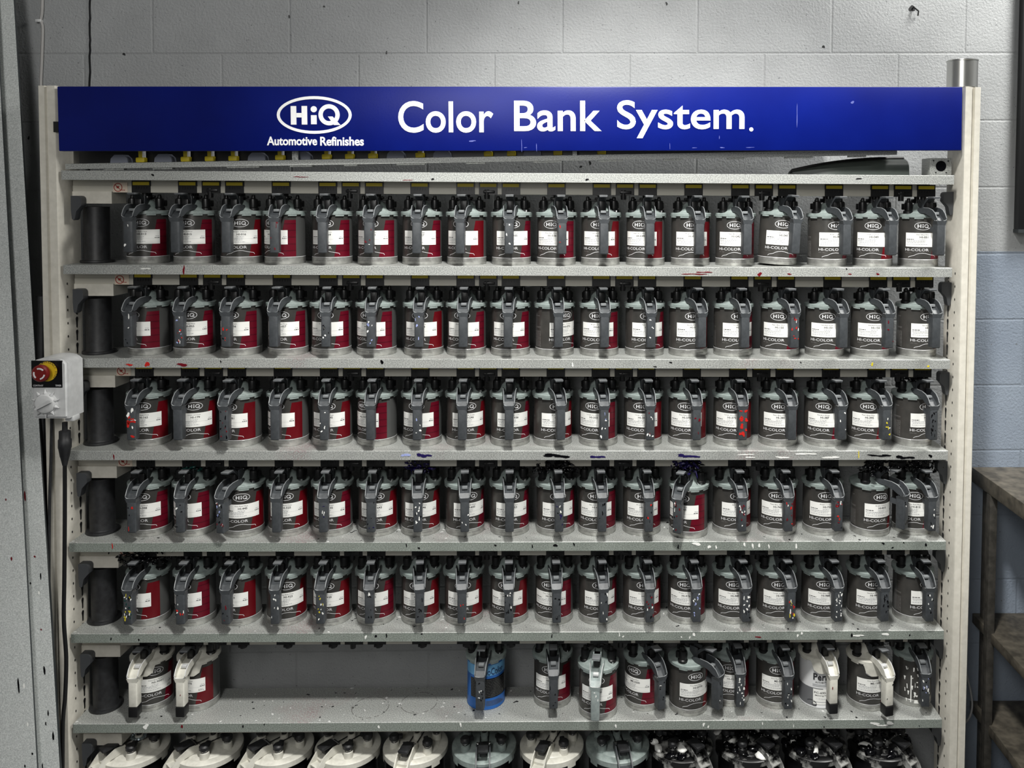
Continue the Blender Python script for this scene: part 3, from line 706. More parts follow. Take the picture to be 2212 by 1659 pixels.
PRINTS = ('oval_logo', 'wordmark', 'small_wordmark', 'car_outline', 'white_line', 'side_print')
ORD = ['first', 'second', 'third', 'fourth', 'fifth', 'sixth', 'seventh', 'eighth', 'ninth', 'tenth']
def ordn(k, n_):
    if k == 0: return 'leftmost'
    if k == n_-1: return 'rightmost'
    return ORD[k]+' from the left' if k < n_/2 else ORD[n_-1-k]+' from the right'
def aim(x0, y0, z0, hx, rad):
    a, b = -1.5, 1.5
    for _ in range(40):
        m = (a+b)/2
        if proj((x0+rad*math.sin(m), y0-rad*math.cos(m), z0+.07))[0] < hx: a = m
        else: b = m
    return (a+b)/2
def make_can(row, px, hx, lam, code, label, group, y0=.092, kind='h', spk=None, tilt=0., pz=None, lift=0.):
    z0 = SZ(row)+.0005+lift
    x0 = PX(px, y0, z0+.05); psi = aim(x0, y0, z0, hx, .100)
    th = math.atan2(CAM.x-x0, y0-CAM.y); lw = R_(lam)+th-psi
    c = thing('paint_can', label, 'paint can', (x0, y0, z0), psi, group)
    if tilt: c.rotation_euler = (tilt[0], tilt[1], psi)
    rr = random.Random(code+str(px))
    obj('can_body', ME['body'], c, rz=lw)
    obj('red_panel', ME['red1' if rr.random() < .35 else 'red0'], c, rz=lw)
    for q in PRINTS: obj(q, ME[q], c, rz=lw)
    lp = obj('paper_label', ME['paper'], c, rz=lw)
    obj('label_text', label_text(code, rr.choice(HEADS), kind in ('hw', 'hl')), lp)
    obj('lid', ME['lidw' if kind == 'hw' else 'lid'], c)
    h = obj('handle', ME[kind], c, (0, -.009, 0))
    obj('thumb_lever', ME['levl' if kind == 'hl' else 'lever'], c, (0, -.004, 0)); obj('coupling', ME['coup'], c)
    obj('clamp', ME['clamp'], c, (-.037, -.008, -.036), .3).scale = (1.25,)*3; obj('clamp', ME['clamp'], c, (.037, -.008, -.036), -.5).scale = (1.25,)*3
    if spk: obj('paint_specks', specks(rr, *spk), h)
    return c

ROWS = {
 1: [(320, 281, -20.5, '013'), (421, 382.5, -24, '015'), (522, 491.7, -4, '016'), (616, 595, -46, '017'), (718, 698, -20, '029'), (816, 798, -22, '020'),
     (912, 901, -10, '027'), (1008.5, 995, -19, '030'), (1105, 1100, 1, '035'), (1202, 1213, -16, '036'), (1297, 1304, -6, '037'), (1394, 1403, -18, '039'),
     (1491, 1509.5, 4, '040'), (1587, 1612, 0, '042'), (1678, 1713, 12, '045'), (1786, 1825, 27, '048'), (1885, 1924, 0, '049'), (1983, 2027, 13, '051')],
 2: [(323.5, 281, -51, '053'), (420, 390, -16, '055'), (522, 491, -31, '056'), (622.7, 593.5, -21, '057'), (716, 705, -18, '059'), (814, 802.5, -28, '060'),
     (916, 906, -13, '064'), (1008, 1001, -14, '066'), (1103, 1098, -8, '069'), (1198, 1205.7, 35, '073'), (1294.5, 1305, -7, '074'), (1392, 1405, 11, '075'),
     (1486, 1513.5, 15, '076'), (1582.7, 1607, 19, '077'), (1684, 1713.5, -4, '150'), (1781, 1818, 8, '151'), (1879.6, 1917, 12, '155'), (1979, 2018, 35, '159')],
 3: [(324, 288, -21, '165'), (425.7, 388, -8, '179'), (521, 487, -35, '181'), (623.6, 596.6, -36, '185'), (718, 702, -15, '195'), (815, 801.6, -49, '197'),
     (912, 902, -18, '240'), (1006.6, 999, 7, '246'), (1102.5, 1100, 8, '336'), (1194, 1210, 15, '350'), (1292.6, 1304, -18, '355'), (1388.5, 1403, -5, '360'),
     (1484.6, 1503, -6, '370'), (1581.7, 1602, -5, '375'), (1679.7, 1708, 5, '385'), (1778, 1815, 1, '387'), (1871.6, 1910.6, 5, '395'), (1969.5, 2012, 46, '397')],
 4: [(326, 288.7, -26, '398'), (421.4, 392.6, -35, '415'), (527, 481, -7, '445'), (623, 599.5, -9, '525'), (719, 700.4, -16, '535'), (816.6, 802.6, -5, '643'),
     (908.7, 903, -1, '646'), (1005, 1004, 14, '650'), (1101.5, 1100.6, 5, '653'), (1200, 1207, 8, '655'), (1289.6, 1299.6, -5, '658'), (1386, 1400, 3, '660'),
     (1487, 1465, -22, '665'), (1580, 1601, 20, '740'), (1678, 1700.7, -1, '745'), (1775, 1807.5, 13, '750'), (1878.5, 1948, 35, '810'), (1969, 2009, 9, '815')],
 5: [(323, 281, -49, '901'), (423, 393, -37, '905'), (522, 491, -35, '915'), (620, 596.5, 0, '925'), (717.7, 694.6, -18, '939'), (813, 799, -17, '940'),
     (909, 906.7, -10, '945'), (1002, 998, -3, '950'), (1100, 1099, -10, '955'), (1197, 1202, -16, '960'), (1291, 1302.8, 8, '965'), (1386, 1402, 9, '970'),
     (1483, 1502.5, -5, '976'), (1581, 1609, 6, '980'), (1675, 1706, 12, '985'), (1772, 1807, 12, '988'), (1870.8, 1907, 21, '989'), (1970, 2004.5, 47, '990')]}
SPK = {(1, 0): ('w', 2), (1, 3): ('dw', 4), (1, 5): ('dw', 6), (1, 8): ('w', 3), (1, 9): ('r', 2), (2, 0): ('wb', 5), (2, 1): ('rwl', 14), (2, 2): ('rb', 6), (2, 4): ('wb', 7), (2, 5): ('wl', 10),
       (2, 6): ('wl', 4), (2, 11): ('w', 4), (2, 14): ('rwd', 12), (2, 16): ('d', 3), (3, 0): ('rrrw', 16, 2.3), (3, 2): ('bd', 14), (3, 4): ('w', 4), (3, 6): ('wl', 5), (3, 10): ('wl', 7), (3, 11): ('dw', 9),
       (3, 12): ('d', 3), (3, 13): ('r', 12, 2.3), (3, 15): ('w', 3), (3, 16): ('yw', 8), (3, 17): ('b', 16), (4, 0): ('rb', 4), (4, 1): ('wb', 5), (4, 2): ('wdlb', 24), (4, 4): ('wu', 6), (4, 5): ('bu', 6), (4, 6): ('wb', 12),
       (4, 7): ('w', 3), (4, 9): ('uwb', 12), (4, 10): ('b', 6), (4, 11): ('br', 7), (4, 12): ('wdb', 16), (4, 13): ('wd', 18), (4, 14): ('wrd', 10), (4, 15): ('drwb', 14), (4, 16): ('bw', 8), (4, 17): ('wb', 7),
       (5, 0): ('gwyb', 40), (5, 1): ('brw', 9), (5, 2): ('db', 5), (5, 3): ('w', 8), (5, 4): ('wy', 12), (5, 5): ('wb', 10), (5, 6): ('b', 6), (5, 7): ('rd', 3), (5, 8): ('wb', 14), (5, 9): ('b', 12), (5, 10): ('wb', 7),
       (5, 11): ('bwd', 14), (5, 12): ('wl', 14), (5, 13): ('wwwb', 18), (5, 14): ('wyr', 18), (5, 15): ('w', 18), (5, 16): ('b', 12), (5, 17): ('wb', 8)}
CN = {'w': 'white', 'b': 'black', 'r': 'red', 'd': 'dark red', 'y': 'yellow', 'u': 'purple', 'l': 'pale blue', 'g': 'green'}
for row, lst in ROWS.items():
    nm = ['', 'top', 'second', 'third', 'fourth', 'fifth'][row]
    for k, (px, hx, lam, code) in enumerate(lst):
        s = SPK.get((row, k)); dr = DRY.get((row, k))
        if dr and row > 3: ft = {'u': 'dark paint', 'b': 'black paint', 'g': 'green paint'}[dr]+' crusted on top'
        elif s and s[1] > 2: ft = ' and '.join(dict.fromkeys(CN[q] for q in s[0][:3]))+' handle specks' if len(set(s[0][:3])) < 3 else 'multicoloured handle specks'
        elif lam < -18: ft = 'wide red panel'
        elif lam > 15: ft = 'little red showing'
        else: ft = 'clean handle'
        yy = .092; tl = 0.; lift = 0.
        if (row, k) == (1, 14): tl = (0, R_(3.2)); lift = .003
        if (row, k) in ((4, 12),): yy = .072
        if (row, k) in ((4, 16),): yy = .082
        if (row, k) in ((4, 2), (3, 2)): yy = .085
        c = make_can(row, px, hx, lam, 'HI-'+code, 'dark paint can %s in %s row, %s' % (ordn(k, 18), nm, ft),
                     'dark paint cans with grey pouring handles', yy, 'h', s, tl, lift=lift)
        if dr: obj('dried_paint', dried(random.Random(px), dr, 3.0 if row == 5 else 2.2 if dr == 'b' and row > 3 else 1.3 if row > 3 and k != 1 else .6), c)

# sixth row
G6 = 'cans standing loose on the sixth shelf'
make_can(6, 330.5, 291.8, 6, 'NI-9001', 'paint can with cream handle and lid at far left of sixth row', G6, .108, 'hw')
make_can(6, 431, 393.5, -37, 'NI-076', 'paint can with cream handle, wide red panel, second from left in sixth row', G6, .108, 'hw', ('d', 1))
make_can(6, 1193.6, 1195.5, -10, 'HI-050', 'dark grey-handled can standing right of the blue can on the sixth shelf', G6, .112, 'h', ('b', 5))
make_can(6, 1292, 1286, -5, 'ME-900', 'paint can with pale grey-green handle overhanging the sixth shelf edge', G6, .055, 'hl', ('w', 3))
make_can(6, 1390, 1425.5, -33, 'ME-5500', 'turned dark can between pale-handled can and large-label can, sixth shelf', G6, .097, 'h', ('wb', 7))
make_can(6, 1486.5, 1549, 24, 'HI-0770', 'dark can on the sixth shelf with handle swung far to the right', G6, .072, 'h', ('wb', 9))
make_can(6, 1577, 1597, 0, 'HI-0230', 'dark can with white dripped handle behind swung handle, sixth shelf', G6, .116, 'h', ('w', 16))
make_can(6, 1673.6, 1700, 8, 'ME-540', 'dark can left of the white can on the sixth shelf, red-tipped lever', G6, .104, 'h', ('bw', 12))
make_can(6, 1871, 1916, 22, 'ME-1500', 'dark can with cream handle right of the white can, sixth shelf', G6, .090, 'hw', ('b', 2))
# dark spattered can at the right end
c = make_can(6, 1969, 1996, 60, 'HI-000', 'spattered dark can with white runs at right end of sixth shelf', G6, .112, 'h', ('wlb', 20))
for ch in list(c.children):
    if ch.name.split('.')[0] in ('paper_label', 'red_panel')+PRINTS:
        for g in list(ch.children): bpy.data.objects.remove(g)
        bpy.data.objects.remove(ch)
bm = B(); rr = random.Random(9)
for k in range(26):
    a = rr.uniform(-45, 15); z = rr.uniform(.012, .11); patch(bm, a, a+rr.uniform(.8, 3.5), z, z+rr.uniform(.002, .014), CR+.0014, 0, 2, a+rr.uniform(-3, 3), a+rr.uniform(1, 4))
patch(bm, -22, -19, .012, .09, CR+.0015, 0, 2); patch(bm, -12, 2, .010, .020, CR+.0015, 0, 4, -10, -2)
obj('paint_runs', finish(bm, 'paint_runs', M['p_white']), c)

def plain_can(px, hx, y0, label, kind, lam, spk):        # the blue can and the white can share the lid, handle and fittings
    z0 = SZ(6)+.0005; x0 = PX(px, y0, z0+.05); psi = aim(x0, y0, z0, hx, .100)
    c = thing('paint_can', label, 'paint can', (x0, y0, z0), psi, G6)
    lw = R_(lam)+math.atan2(CAM.x-x0, y0-CAM.y)-psi
    obj('lid', ME['lidw' if kind == 'hw' else 'lid'], c); h = obj('handle', ME[kind], c, (0, -.009, 0)); obj('thumb_lever', ME['lever'], c, (0, -.004, 0)); obj('coupling', ME['coup'], c)
    obj('clamp', ME['clamp'], c, (-.037, -.008, -.036), .3).scale = (1.25,)*3; obj('clamp', ME['clamp'], c, (.037, -.008, -.036), -.5).scale = (1.25,)*3
    obj('paint_specks', specks(random.Random(px), *spk), h)
    return c, lw
c, lw = plain_can(1050, 1038, .107, 'bright blue can with black text panel standing alone on sixth shelf', 'h', 0, ('wb', 10))
bm = B(); lathe(bm, [(0, .001), (CR, .0), (CR+.001, .003), (CR, .005), (CR, .136), (CR+.001, .139), (0, .139)], 48, 0)
patch(bm, -75, 85, .098, .128, CR+.0004, 1, 18); patch(bm, -75, 85, .006, .03, CR+.0004, 0, 18)
obj('can_body', finish(bm, 'can_body', [M['bluecan'], M['bluelight']], 30), c, rz=lw)
bm = B(); patch(bm, -52, 88, .034, .090, CR+.0008, 0, 16)
obj('text_panel', finish(bm, 'text_panel', M['p_black']), c, rz=lw)
bm = B(); r = CR+.0012; rr = random.Random(4)
for q in range(11):
    a = -48
    while a < 80:
        b = min(80, a+rr.uniform(3, 10)); patch(bm, a, b, .085-q*.0046, .0862-q*.0046, r, 0, 2); a = b+1.5
for a, z in ((60, .05), (72, .054)): patch(bm, a-5, a, z-.006, z, r, 0, 2, a-2.5, a-2.4); patch(bm, a-2.6, a-2.5, z-.012, z-.006, r, 0, 2, a-5, a)
for q in range(4): patch(bm, 0, 45+q*6, .024-q*.004, .0254-q*.004, r, 0, 6)
obj('small_print', finish(bm, 'small_print', M['seam']), c, rz=lw)
bm = B(); text_wrap(bm, 'noColor', -4, 58, .100, .120, r, 0, .01); obj('lettering', finish(bm, 'lettering', mat('navy_print', (16, 40, 84), .5)), c, rz=lw)

c, lw = plain_can(1767, 1797, .105, 'white and grey can with cream handle near right of sixth shelf', 'hw', 8, ('d', 1))
bm = B(); lathe(bm, [(0, .001), (CR, .0), (CR+.001, .003), (CR, .005), (CR, .136), (CR+.001, .139), (0, .139)], 48, 0)
patch(bm, -120, -12, .005, .058, CR+.0004, 1, 14, -120, 8); patch(bm, -180, -70, .005, .055, CR+.0006, 1, 12)
obj('can_body', finish(bm, 'can_body', [M['pcwhite'], M['pcgrey']], 30), c, rz=lw)
bm = B(); text_wrap(bm, 'Perf', -22, 22, .082, .102, r, 0, .03); text_wrap(bm, 'AUTOMOTIVE', -16, 26, .0745, .0785, r, 0, .01)
for q in range(2): patch(bm, -24, 26, .069-q*.004, .0703-q*.004, r, 1, 6)
k = 18; stroke(bm, [(-18+6*math.cos(6.283*i/k), .012+.006*math.sin(6.283*i/k)) for i in range(k+1)], .0016, r, 0); stroke(bm, [(-40, .018), (-30, .022), (-20, .021), (-12, .017)], .0014, r, 0)
obj('lettering', finish(bm, 'lettering', [M['ink'], M['ink2']]), c, rz=lw)
bm = B(); patch(bm, -22, 44, .012, .056, CR+.0009, 0, 12); lp = obj('paper_label', finish(bm, 'paper_label', M['paper']), c, rz=lw)
bm = B(); text_wrap(bm, 'PC-695', -19, 16, .043, .049, r, 0, .01); text_wrap(bm, 'Matting Paste', -16, 30, .035, .040, r, 0, .005); text_wrap(bm, '1 US Quart', -12, 18, .026, .030, r, 1); patch(bm, -14, 20, .018, .0195, r, 1, 6)
obj('label_text', finish(bm, 'label_text', [M['ink'], M['ink2']]), lp)

# dried rings left on the empty part of the sixth shelf
rr = random.Random(8); M['ring'] = mat('ring_stain', (92, 90, 88), .5)
sh6 = [o for o in COL.objects if o.name.startswith('agitator_shelf') and abs(o.location.z-SZ(6)) < 1e-4][0]
for px, py in ((905, 1518), (800, 1528)):
    p = CAM+(P(px, py, 0)-CAM)*((SZ(6)-CAM.z)/(P(px, py, 0)-CAM).z); bm = B()
    for i in range(44):
        if rr.random() < .25: continue
        a, b = 6.283*i/44, 6.283*(i+1)/44
        prism(bm, [(q*math.cos(t), q*math.sin(t)) for q, t in ((.052, a), (.052, b), (.0505, b), (.0505, a))], 'z', 0, .0004)
    obj('paint_ring', finish(bm, 'paint_ring', M['ring']), sh6, (p.x, p.y, 0))

# ------------------------------------------------------------------ gallon cans on the bottom shelf
GZ = .043; GR = .083; GH = .200
def gallon_body():
    bm = B(); lathe(bm, [(0, .001), (GR-.002, 0), (GR+.001, .002), (GR, .006), (GR, GH-.008), (GR+.0015, GH-.004), (GR+.0015, GH), (0, GH)], 48); return finish(bm, 'can_body', M['gallon'], 30)
def gallon_lid(m):
    bm = B(); z = GH
    lathe(bm, [(GR+.004, z-.012), (GR+.009, z-.010), (GR+.009, z+.004), (GR+.005, z+.007), (.070, z+.0075), (.066, z+.011), (.03, z+.015), (0, z+.016)], 56)
    for a in range(0, 360, 60): patch(bm, a-9, a+9, z-.02, z-.010, GR+.0088, 0, 4)
    for x, y in ((-.052, -.03), (.05, -.034), (.052, .03), (-.05, .034)):
        lathe(bm, [(.014, z+.006), (.013, z+.024), (.010, z+.026), (.009, z+.02), (0, z+.02)], 16, 0, (x, y, 0))
    lathe(bm, [(.012, z+.012), (.011, z+.034), (0, z+.034)], 14, 0, (0, .012, 0))
    return finish(bm, 'lid', m)
def gallon_knob():
    bm = B(); z = GH
    cyl(bm, (0, 0, z+.02), (0, 0, z+.034), .006, .006, 12, 0); lathe(bm, [(0, z+.031), (.010, z+.031), (.0145, z+.034), (.0145, z+.042), (.011, z+.046), (0, z+.047)], 18, 0)
    box(bm, -.004, .024, -.007, .007, z+.032, z+.044, 0, .003)
    tube(bm, [(.0085*math.cos(t*.6), .0085*math.sin(t*.6), z+.020+t*.00032) for t in range(36)], .0011, 5, 1)
    return finish(bm, 'knob', [M['rubber'], M['chrome']])
def gallon_handle(m):
    bm = B(); z = GH
    side = [(-.030, z+.010), (-.036, z+.034), (-.062, z+.036), (-.092, z+.022), (-.118, z-.006), (-.128, z-.03), (-.116, z-.034), (-.098, z-.012), (-.076, z+.010), (-.05, z+.014)]
    for s in (-1, 1): prism(bm, side, 'x', s*.017, s*.0205, 0)
    box(bm, -.018, .018, -.112, -.07, z-.006, z-.003, 0); box(bm, -.018, .018, -.130, -.100, z-.15, z-.026, 0, .005)
    return finish(bm, 'handle', m)
def gallon_rods():
    bm = B(); z = GH
    for x in (-.011, .011): cyl(bm, (x, -.04, z+.021), (x, .05, z+.021), .0016, .0016, 8)
    box(bm, -.013, .013, -.05, -.036, z+.024, z+.036, 0, .003); cyl(bm, (-.02, -.043, z+.032), (.02, -.043, z+.032), .0045, .0045, 12, 1)
    cyl(bm, (0, .012, z+.03), (0, .012, z+.052), .0075, .0075, 12)
    return finish(bm, 'rods', [M['black'], M['chrome']])
def gallon_lever():
    bm = B(); z = GH; box(bm, -.015, .015, -.094, -.048, z+.034, z+.043, 0, .004); box(bm, -.010, .010, -.082, -.05, z+.018, z+.036, 0, .003); return finish(bm, 'thumb_lever', M['rubber'])
gb, gk, gr, gl = gallon_body(), gallon_knob(), gallon_rods(), gallon_lever()
GL = {'c': gallon_lid(M['creamhandle']), 'g': gallon_lid(M['lid']), 'd': gallon_lid(M['dirty'])}
GHN = {'c': gallon_handle(M['creamhandle']), 'g': gallon_handle(M['handle']), 'd': gallon_handle(M['dirty'])}
GAL = [(292, -38, 'c', 'cream lidded gallon can with a toothed metal gear on top, bottom shelf far left'),
       (452, -44, 'c', 'cream lidded gallon can second from left on the bottom shelf'),
       (606, -42, 'c', 'cream lidded gallon can third from left on the bottom shelf'),
       (752, -40, 'c', 'cream lidded gallon can fourth from left on the bottom shelf'),
       (898, -12, 'c', 'cream lidded gallon can just left of the grey-lidded round one, bottom shelf'),
       (1046, 4, 'g', 'grey lidded gallon can below the blue can, bottom shelf'),
       (1192, -20, 'c', 'cream lidded gallon can between two grey-lidded ones, bottom shelf'),
       (1334, 10, 'g', 'grey lidded gallon can with red-smeared lever, bottom shelf'),
       (1470, 32, 'd', 'dirty black and white gallon can fourth from right on the bottom shelf'),
       (1614, 36, 'd', 'dirty black and white gallon can third from right on the bottom shelf'),
       (1758, 34, 'd', 'dirty gallon can second from right on the bottom shelf'),
       (1900, 36, 'd', 'dirty gallon can at right end of the bottom shelf')]
for k, (px, a, c, lbl) in enumerate(GAL):
    x = PX(px, .092, GZ+GH)
    t = thing('gallon_can', lbl, 'gallon can', (x, .092, GZ+.0005), R_(a), 'gallon cans on the bottom shelf')
    obj('can_body', gb, t); obj('lid', GL[c], t)
    h = obj('handle', GHN[c], t); obj('thumb_lever', gl, t); obj('rods', gr, t)
    for (x_, y_), rz in zip(((-.052, -.03), (.05, -.034), (.052, .03), (-.05, .034)), (.4, 2.2, 3.4, -1)): obj('knob', gk, t, (x_, y_, 0), rz)
    if k == 0:
        bm = B(); z = GH; cyl(bm, (0, .012, z+.01), (0, .012, z+.024), .0035, .0035, 10)
        lathe(bm, [(0, z+.022), (.010, z+.020), (.019, z+.026), (.019, z+.029), (0, z+.029)], 28, 0, (0, .012, 0))
        for q in range(18):
            an = 6.283*q/18; p0 = Vector((.012*math.sin(an), .012-.012*math.cos(an), z+.022)); p1 = Vector((.022*math.sin(an), .012-.022*math.cos(an), z+.030)); cyl(bm, p0, p1, .0018, .0026, 5)
        for v in bm.verts: pass
        obj('bevel_gear', finish(bm, 'bevel_gear', M['zinc']), t)
    if c == 'd':
        bm = B(); rr = random.Random(k)
        for q in range(46):
            an = rr.uniform(0, 6.28); d = .085*rr.random()**.6; w_ = rr.random() < .14
            blob(bm, (d*math.cos(an), d*math.sin(an)+.005, GH+.010+rr.uniform(0, .012)*(1-d/.12)), rr.uniform(.008, .024), rr.uniform(.007, .02), rr.uniform(.004, .009), 1 if w_ else 0, .22, rr, 2, Vector((rr.uniform(-.3, .3), rr.uniform(-.3, .3), 1)).to_track_quat('Z', 'Y'))
        obj('dried_paint', finish(bm, 'dried_paint', PM, 180), t)

# ------------------------------------------------------------------ control box, cords
BY = -.085
bx0, bx1 = PX(67, BY, 1.4), PX(144, BY, 1.4); bz1, bz0 = P(105, 776, BY).z, P(105, 905, BY).z
bw, bh = bx1-bx0, bz1-bz0
cb = thing('control_box', 'pale grey timer box with red stop button on the left upright', 'control box', ((bx0+bx1)/2, BY, bz0))
bm = B(); k = 10
prof = [(-bw/2, 0), (bw/2, 0), (bw/2, bh*.93)]+[(bw/2-bw*i/k, bh*.93+bh*.09*math.sin(math.pi*(.12+.76*i/k))) for i in range(1, k)]+[(-bw/2, bh*.93)]
t_ = bmesh.new(); prism(t_, prof, 'y', 0, .078); bmesh.ops.bevel(t_, geom=[e for e in t_.edges if abs(e.verts[0].co.y-e.verts[1].co.y) < 1e-6], offset=.006, segments=3, affect='EDGES'); merge(bm, t_, 0)
obj('casing', finish(bm, 'casing', M['casing'], 50), cb)
def cp(px, py): p = P(px, py, BY); return p.x-(bx0+bx1)/2, p.z-bz0
a, b = cp(69, 837), cp(134, 779)
bm = B(); box(bm, a[0], b[0], -.0008, .002, a[1], b[1]); face = obj('label_plate', finish(bm, 'label_plate', M['p_black']), cb)
bm = B(); text_flat(bm, 'CONTRAST', a[0]+.004, a[0]+.030, a[1]+.003, a[1]+.0075, -.0008, 0, 0, .0004); text_flat(bm, 'TIMER', b[0]-.018, b[0]-.003, a[1]+.003, a[1]+.0075, -.0008, 0, 0, .0004)
obj('plate_lettering', finish(bm, 'plate_lettering', M['white']), face)
c0 = cp(102, 802); s = (CD+BY)/F
bm = B(); cyl(bm, (c0[0], 0, c0[1]), (c0[0], -.003, c0[1]), 21.5*s, 21.5*s, 36); yd = obj('yellow_disc', finish(bm, 'yellow_disc', M['stopyellow']), cb)
bm = B(); txt = 'EMERGENCY STOP'
for i, ch in enumerate(txt):
    if ch == ' ': continue
    an = R_(128-i*13); vs, fs, x0, x1, y0_, y1_ = text_mesh(ch, .02); sc = 4.2*s
    q = []
    for v in vs:
        lx, lz = (v.x-(x0+x1)/2)*sc/.75, v.y*sc/.75; rad = 18.6*s+lz
        q.append(bm.verts.new((c0[0]+rad*math.cos(an)+lx*math.sin(an), -.0033, c0[1]+rad*math.sin(an)-lx*math.cos(an))))
    for f in fs:
        try: bm.faces.new([q[j] for j in f])
        except ValueError: pass
obj('disc_lettering', finish(bm, 'disc_lettering', M['ink']), yd)
c1 = cp(98.5, 803)
bm = B(); mxr = Matrix.Translation((c1[0], 0, c1[1])) @ Matrix.Rotation(math.pi/2, 4, 'X')
lathe(bm, [(11*s, 0), (11*s, .012), (17*s, .014), (18.5*s, .017), (18*s, .024), (15*s, .027), (0, .0275)], 32, 0, mx=mxr)
sb = obj('stop_button', finish(bm, 'stop_button', M['stopred']), cb)
bm = B()
for a0 in (40, 160, 280):
    for q in range(7):
        t0, t1 = R_(a0+q*10), R_(a0+q*10+10)
        prism(bm, [(c1[0]+rr_*math.cos(t), c1[1]+rr_*math.sin(t)) for rr_, t in ((12.6*s, t0), (12.6*s, t1), (9.6*s, t1), (9.6*s, t0))], 'y', -.0268, -.0282)
obj('arrow_marks', finish(bm, 'arrow_marks', M['white']), sb)
c2 = cp(100, 871)
bm = B(); mxr = Matrix.Translation((c2[0], 0, c2[1])) @ Matrix.Rotation(math.pi/2, 4, 'X')
lathe(bm, [(24*s, 0), (24*s, .003), (22*s, .004), (22*s, .006), (20*s, .010), (18*s, .011), (0, .011)], 32, 0, mx=mxr)
for q in range(10):
    an = R_(18+36*q); d = Vector((math.cos(an), 0, math.sin(an))); cc = Vector((c2[0], -.004, c2[1])); cyl(bm, cc+d*22*s, cc+d*31*s, .0048, .0008, 8)
prism(bm, [(c2[0]+x*s, c2[1]+z*s) for x, z in ((-18, -9), (-15, -12), (17, 4), (17, 9), (10, 9))], 'y', -.010, -.018)
obj('timer_dial', finish(bm, 'timer_dial', M['casing']), cb)
bm = B(); g = cp(140, 912); box(bm, g[0]-.012, g[0]+.012, .02, .05, -.012, .002, 0, .003); obj('socket', finish(bm, 'socket', M['casing']), cb)
# power lead
cy0 = BY+.035
def cpt(px, py, y=cy0): return P(px, py, y)
cord = thing('power_cord', 'black power cord with plug hanging down the left upright', 'power cord', cpt(140, 1000))
o0 = Vector(cord.location)
bm = B(); pts = [cpt(140, 1000), cpt(140, 1120), cpt(139, 1250), cpt(138, 1340), cpt(143, 1420), cpt(141, 1500), cpt(136, 1560), cpt(135, 1660), cpt(134, 1760)]
tube(bm, [p-o0 for p in smoothpath(pts)], .0052, 10); obj('lead', finish(bm, 'lead', M['black']), cord)
bm = B(); a = [cpt(140, y)-o0 for y in (912, 930, 931, 948, 950, 966, 968, 985, 987, 1005)]
tube(bm, a, [.007, .007, .0145, .0145, .0165, .0165, .0155, .012, .011, .006], 12); obj('plug', finish(bm, 'plug', M['rubber']), cord)
# black cables behind the upright
for pts, r, lbl in (([(90, 640), (90, 800), (94, 1000), (101, 1160), (108, 1320), (118, 1600), (122, 1800)], .009, 'thick black cable hanging between the metal sheets and left upright'),
                    ([(112, 900), (110, 1000), (107, 1100), (106, 1300), (112, 1500), (116, 1800)], .004, 'thin black cable just left of the left upright below control box')):
    q = [P(x, y, .03 if r > .005 else -.012) for x, y in pts]; bm = B(); tube(bm, [p-q[0] for p in smoothpath(q)], r, 8)
    tag(obj('black_cable', finish(bm, 'black_cable', M['rubber']), None, q[0]), lbl, 'cable')
# pale wall cable with clip
q = [P(x, y, WY-.006) for x, y in ((92, -60), (91, 20), (88, 45), (92, 62), (90, 130), (88, 190), (89, 330), (92, 800))]
wc = thing('wall_cable', 'thin pale cable clipped to the wall above the left upright', 'cable', q[0])
bm = B(); tube(bm, [p-q[0] for p in smoothpath(q)], .0042, 8); obj('lead', finish(bm, 'lead', mat('pale_cable', (150, 148, 146), .5)), wc)
p = P(88, 46, WY); bm = B(); box(bm, -.009, .007, -.012, 0, -.004, .004, 0, .001); obj('clip', finish(bm, 'clip', M['casing']), wc, p-q[0])

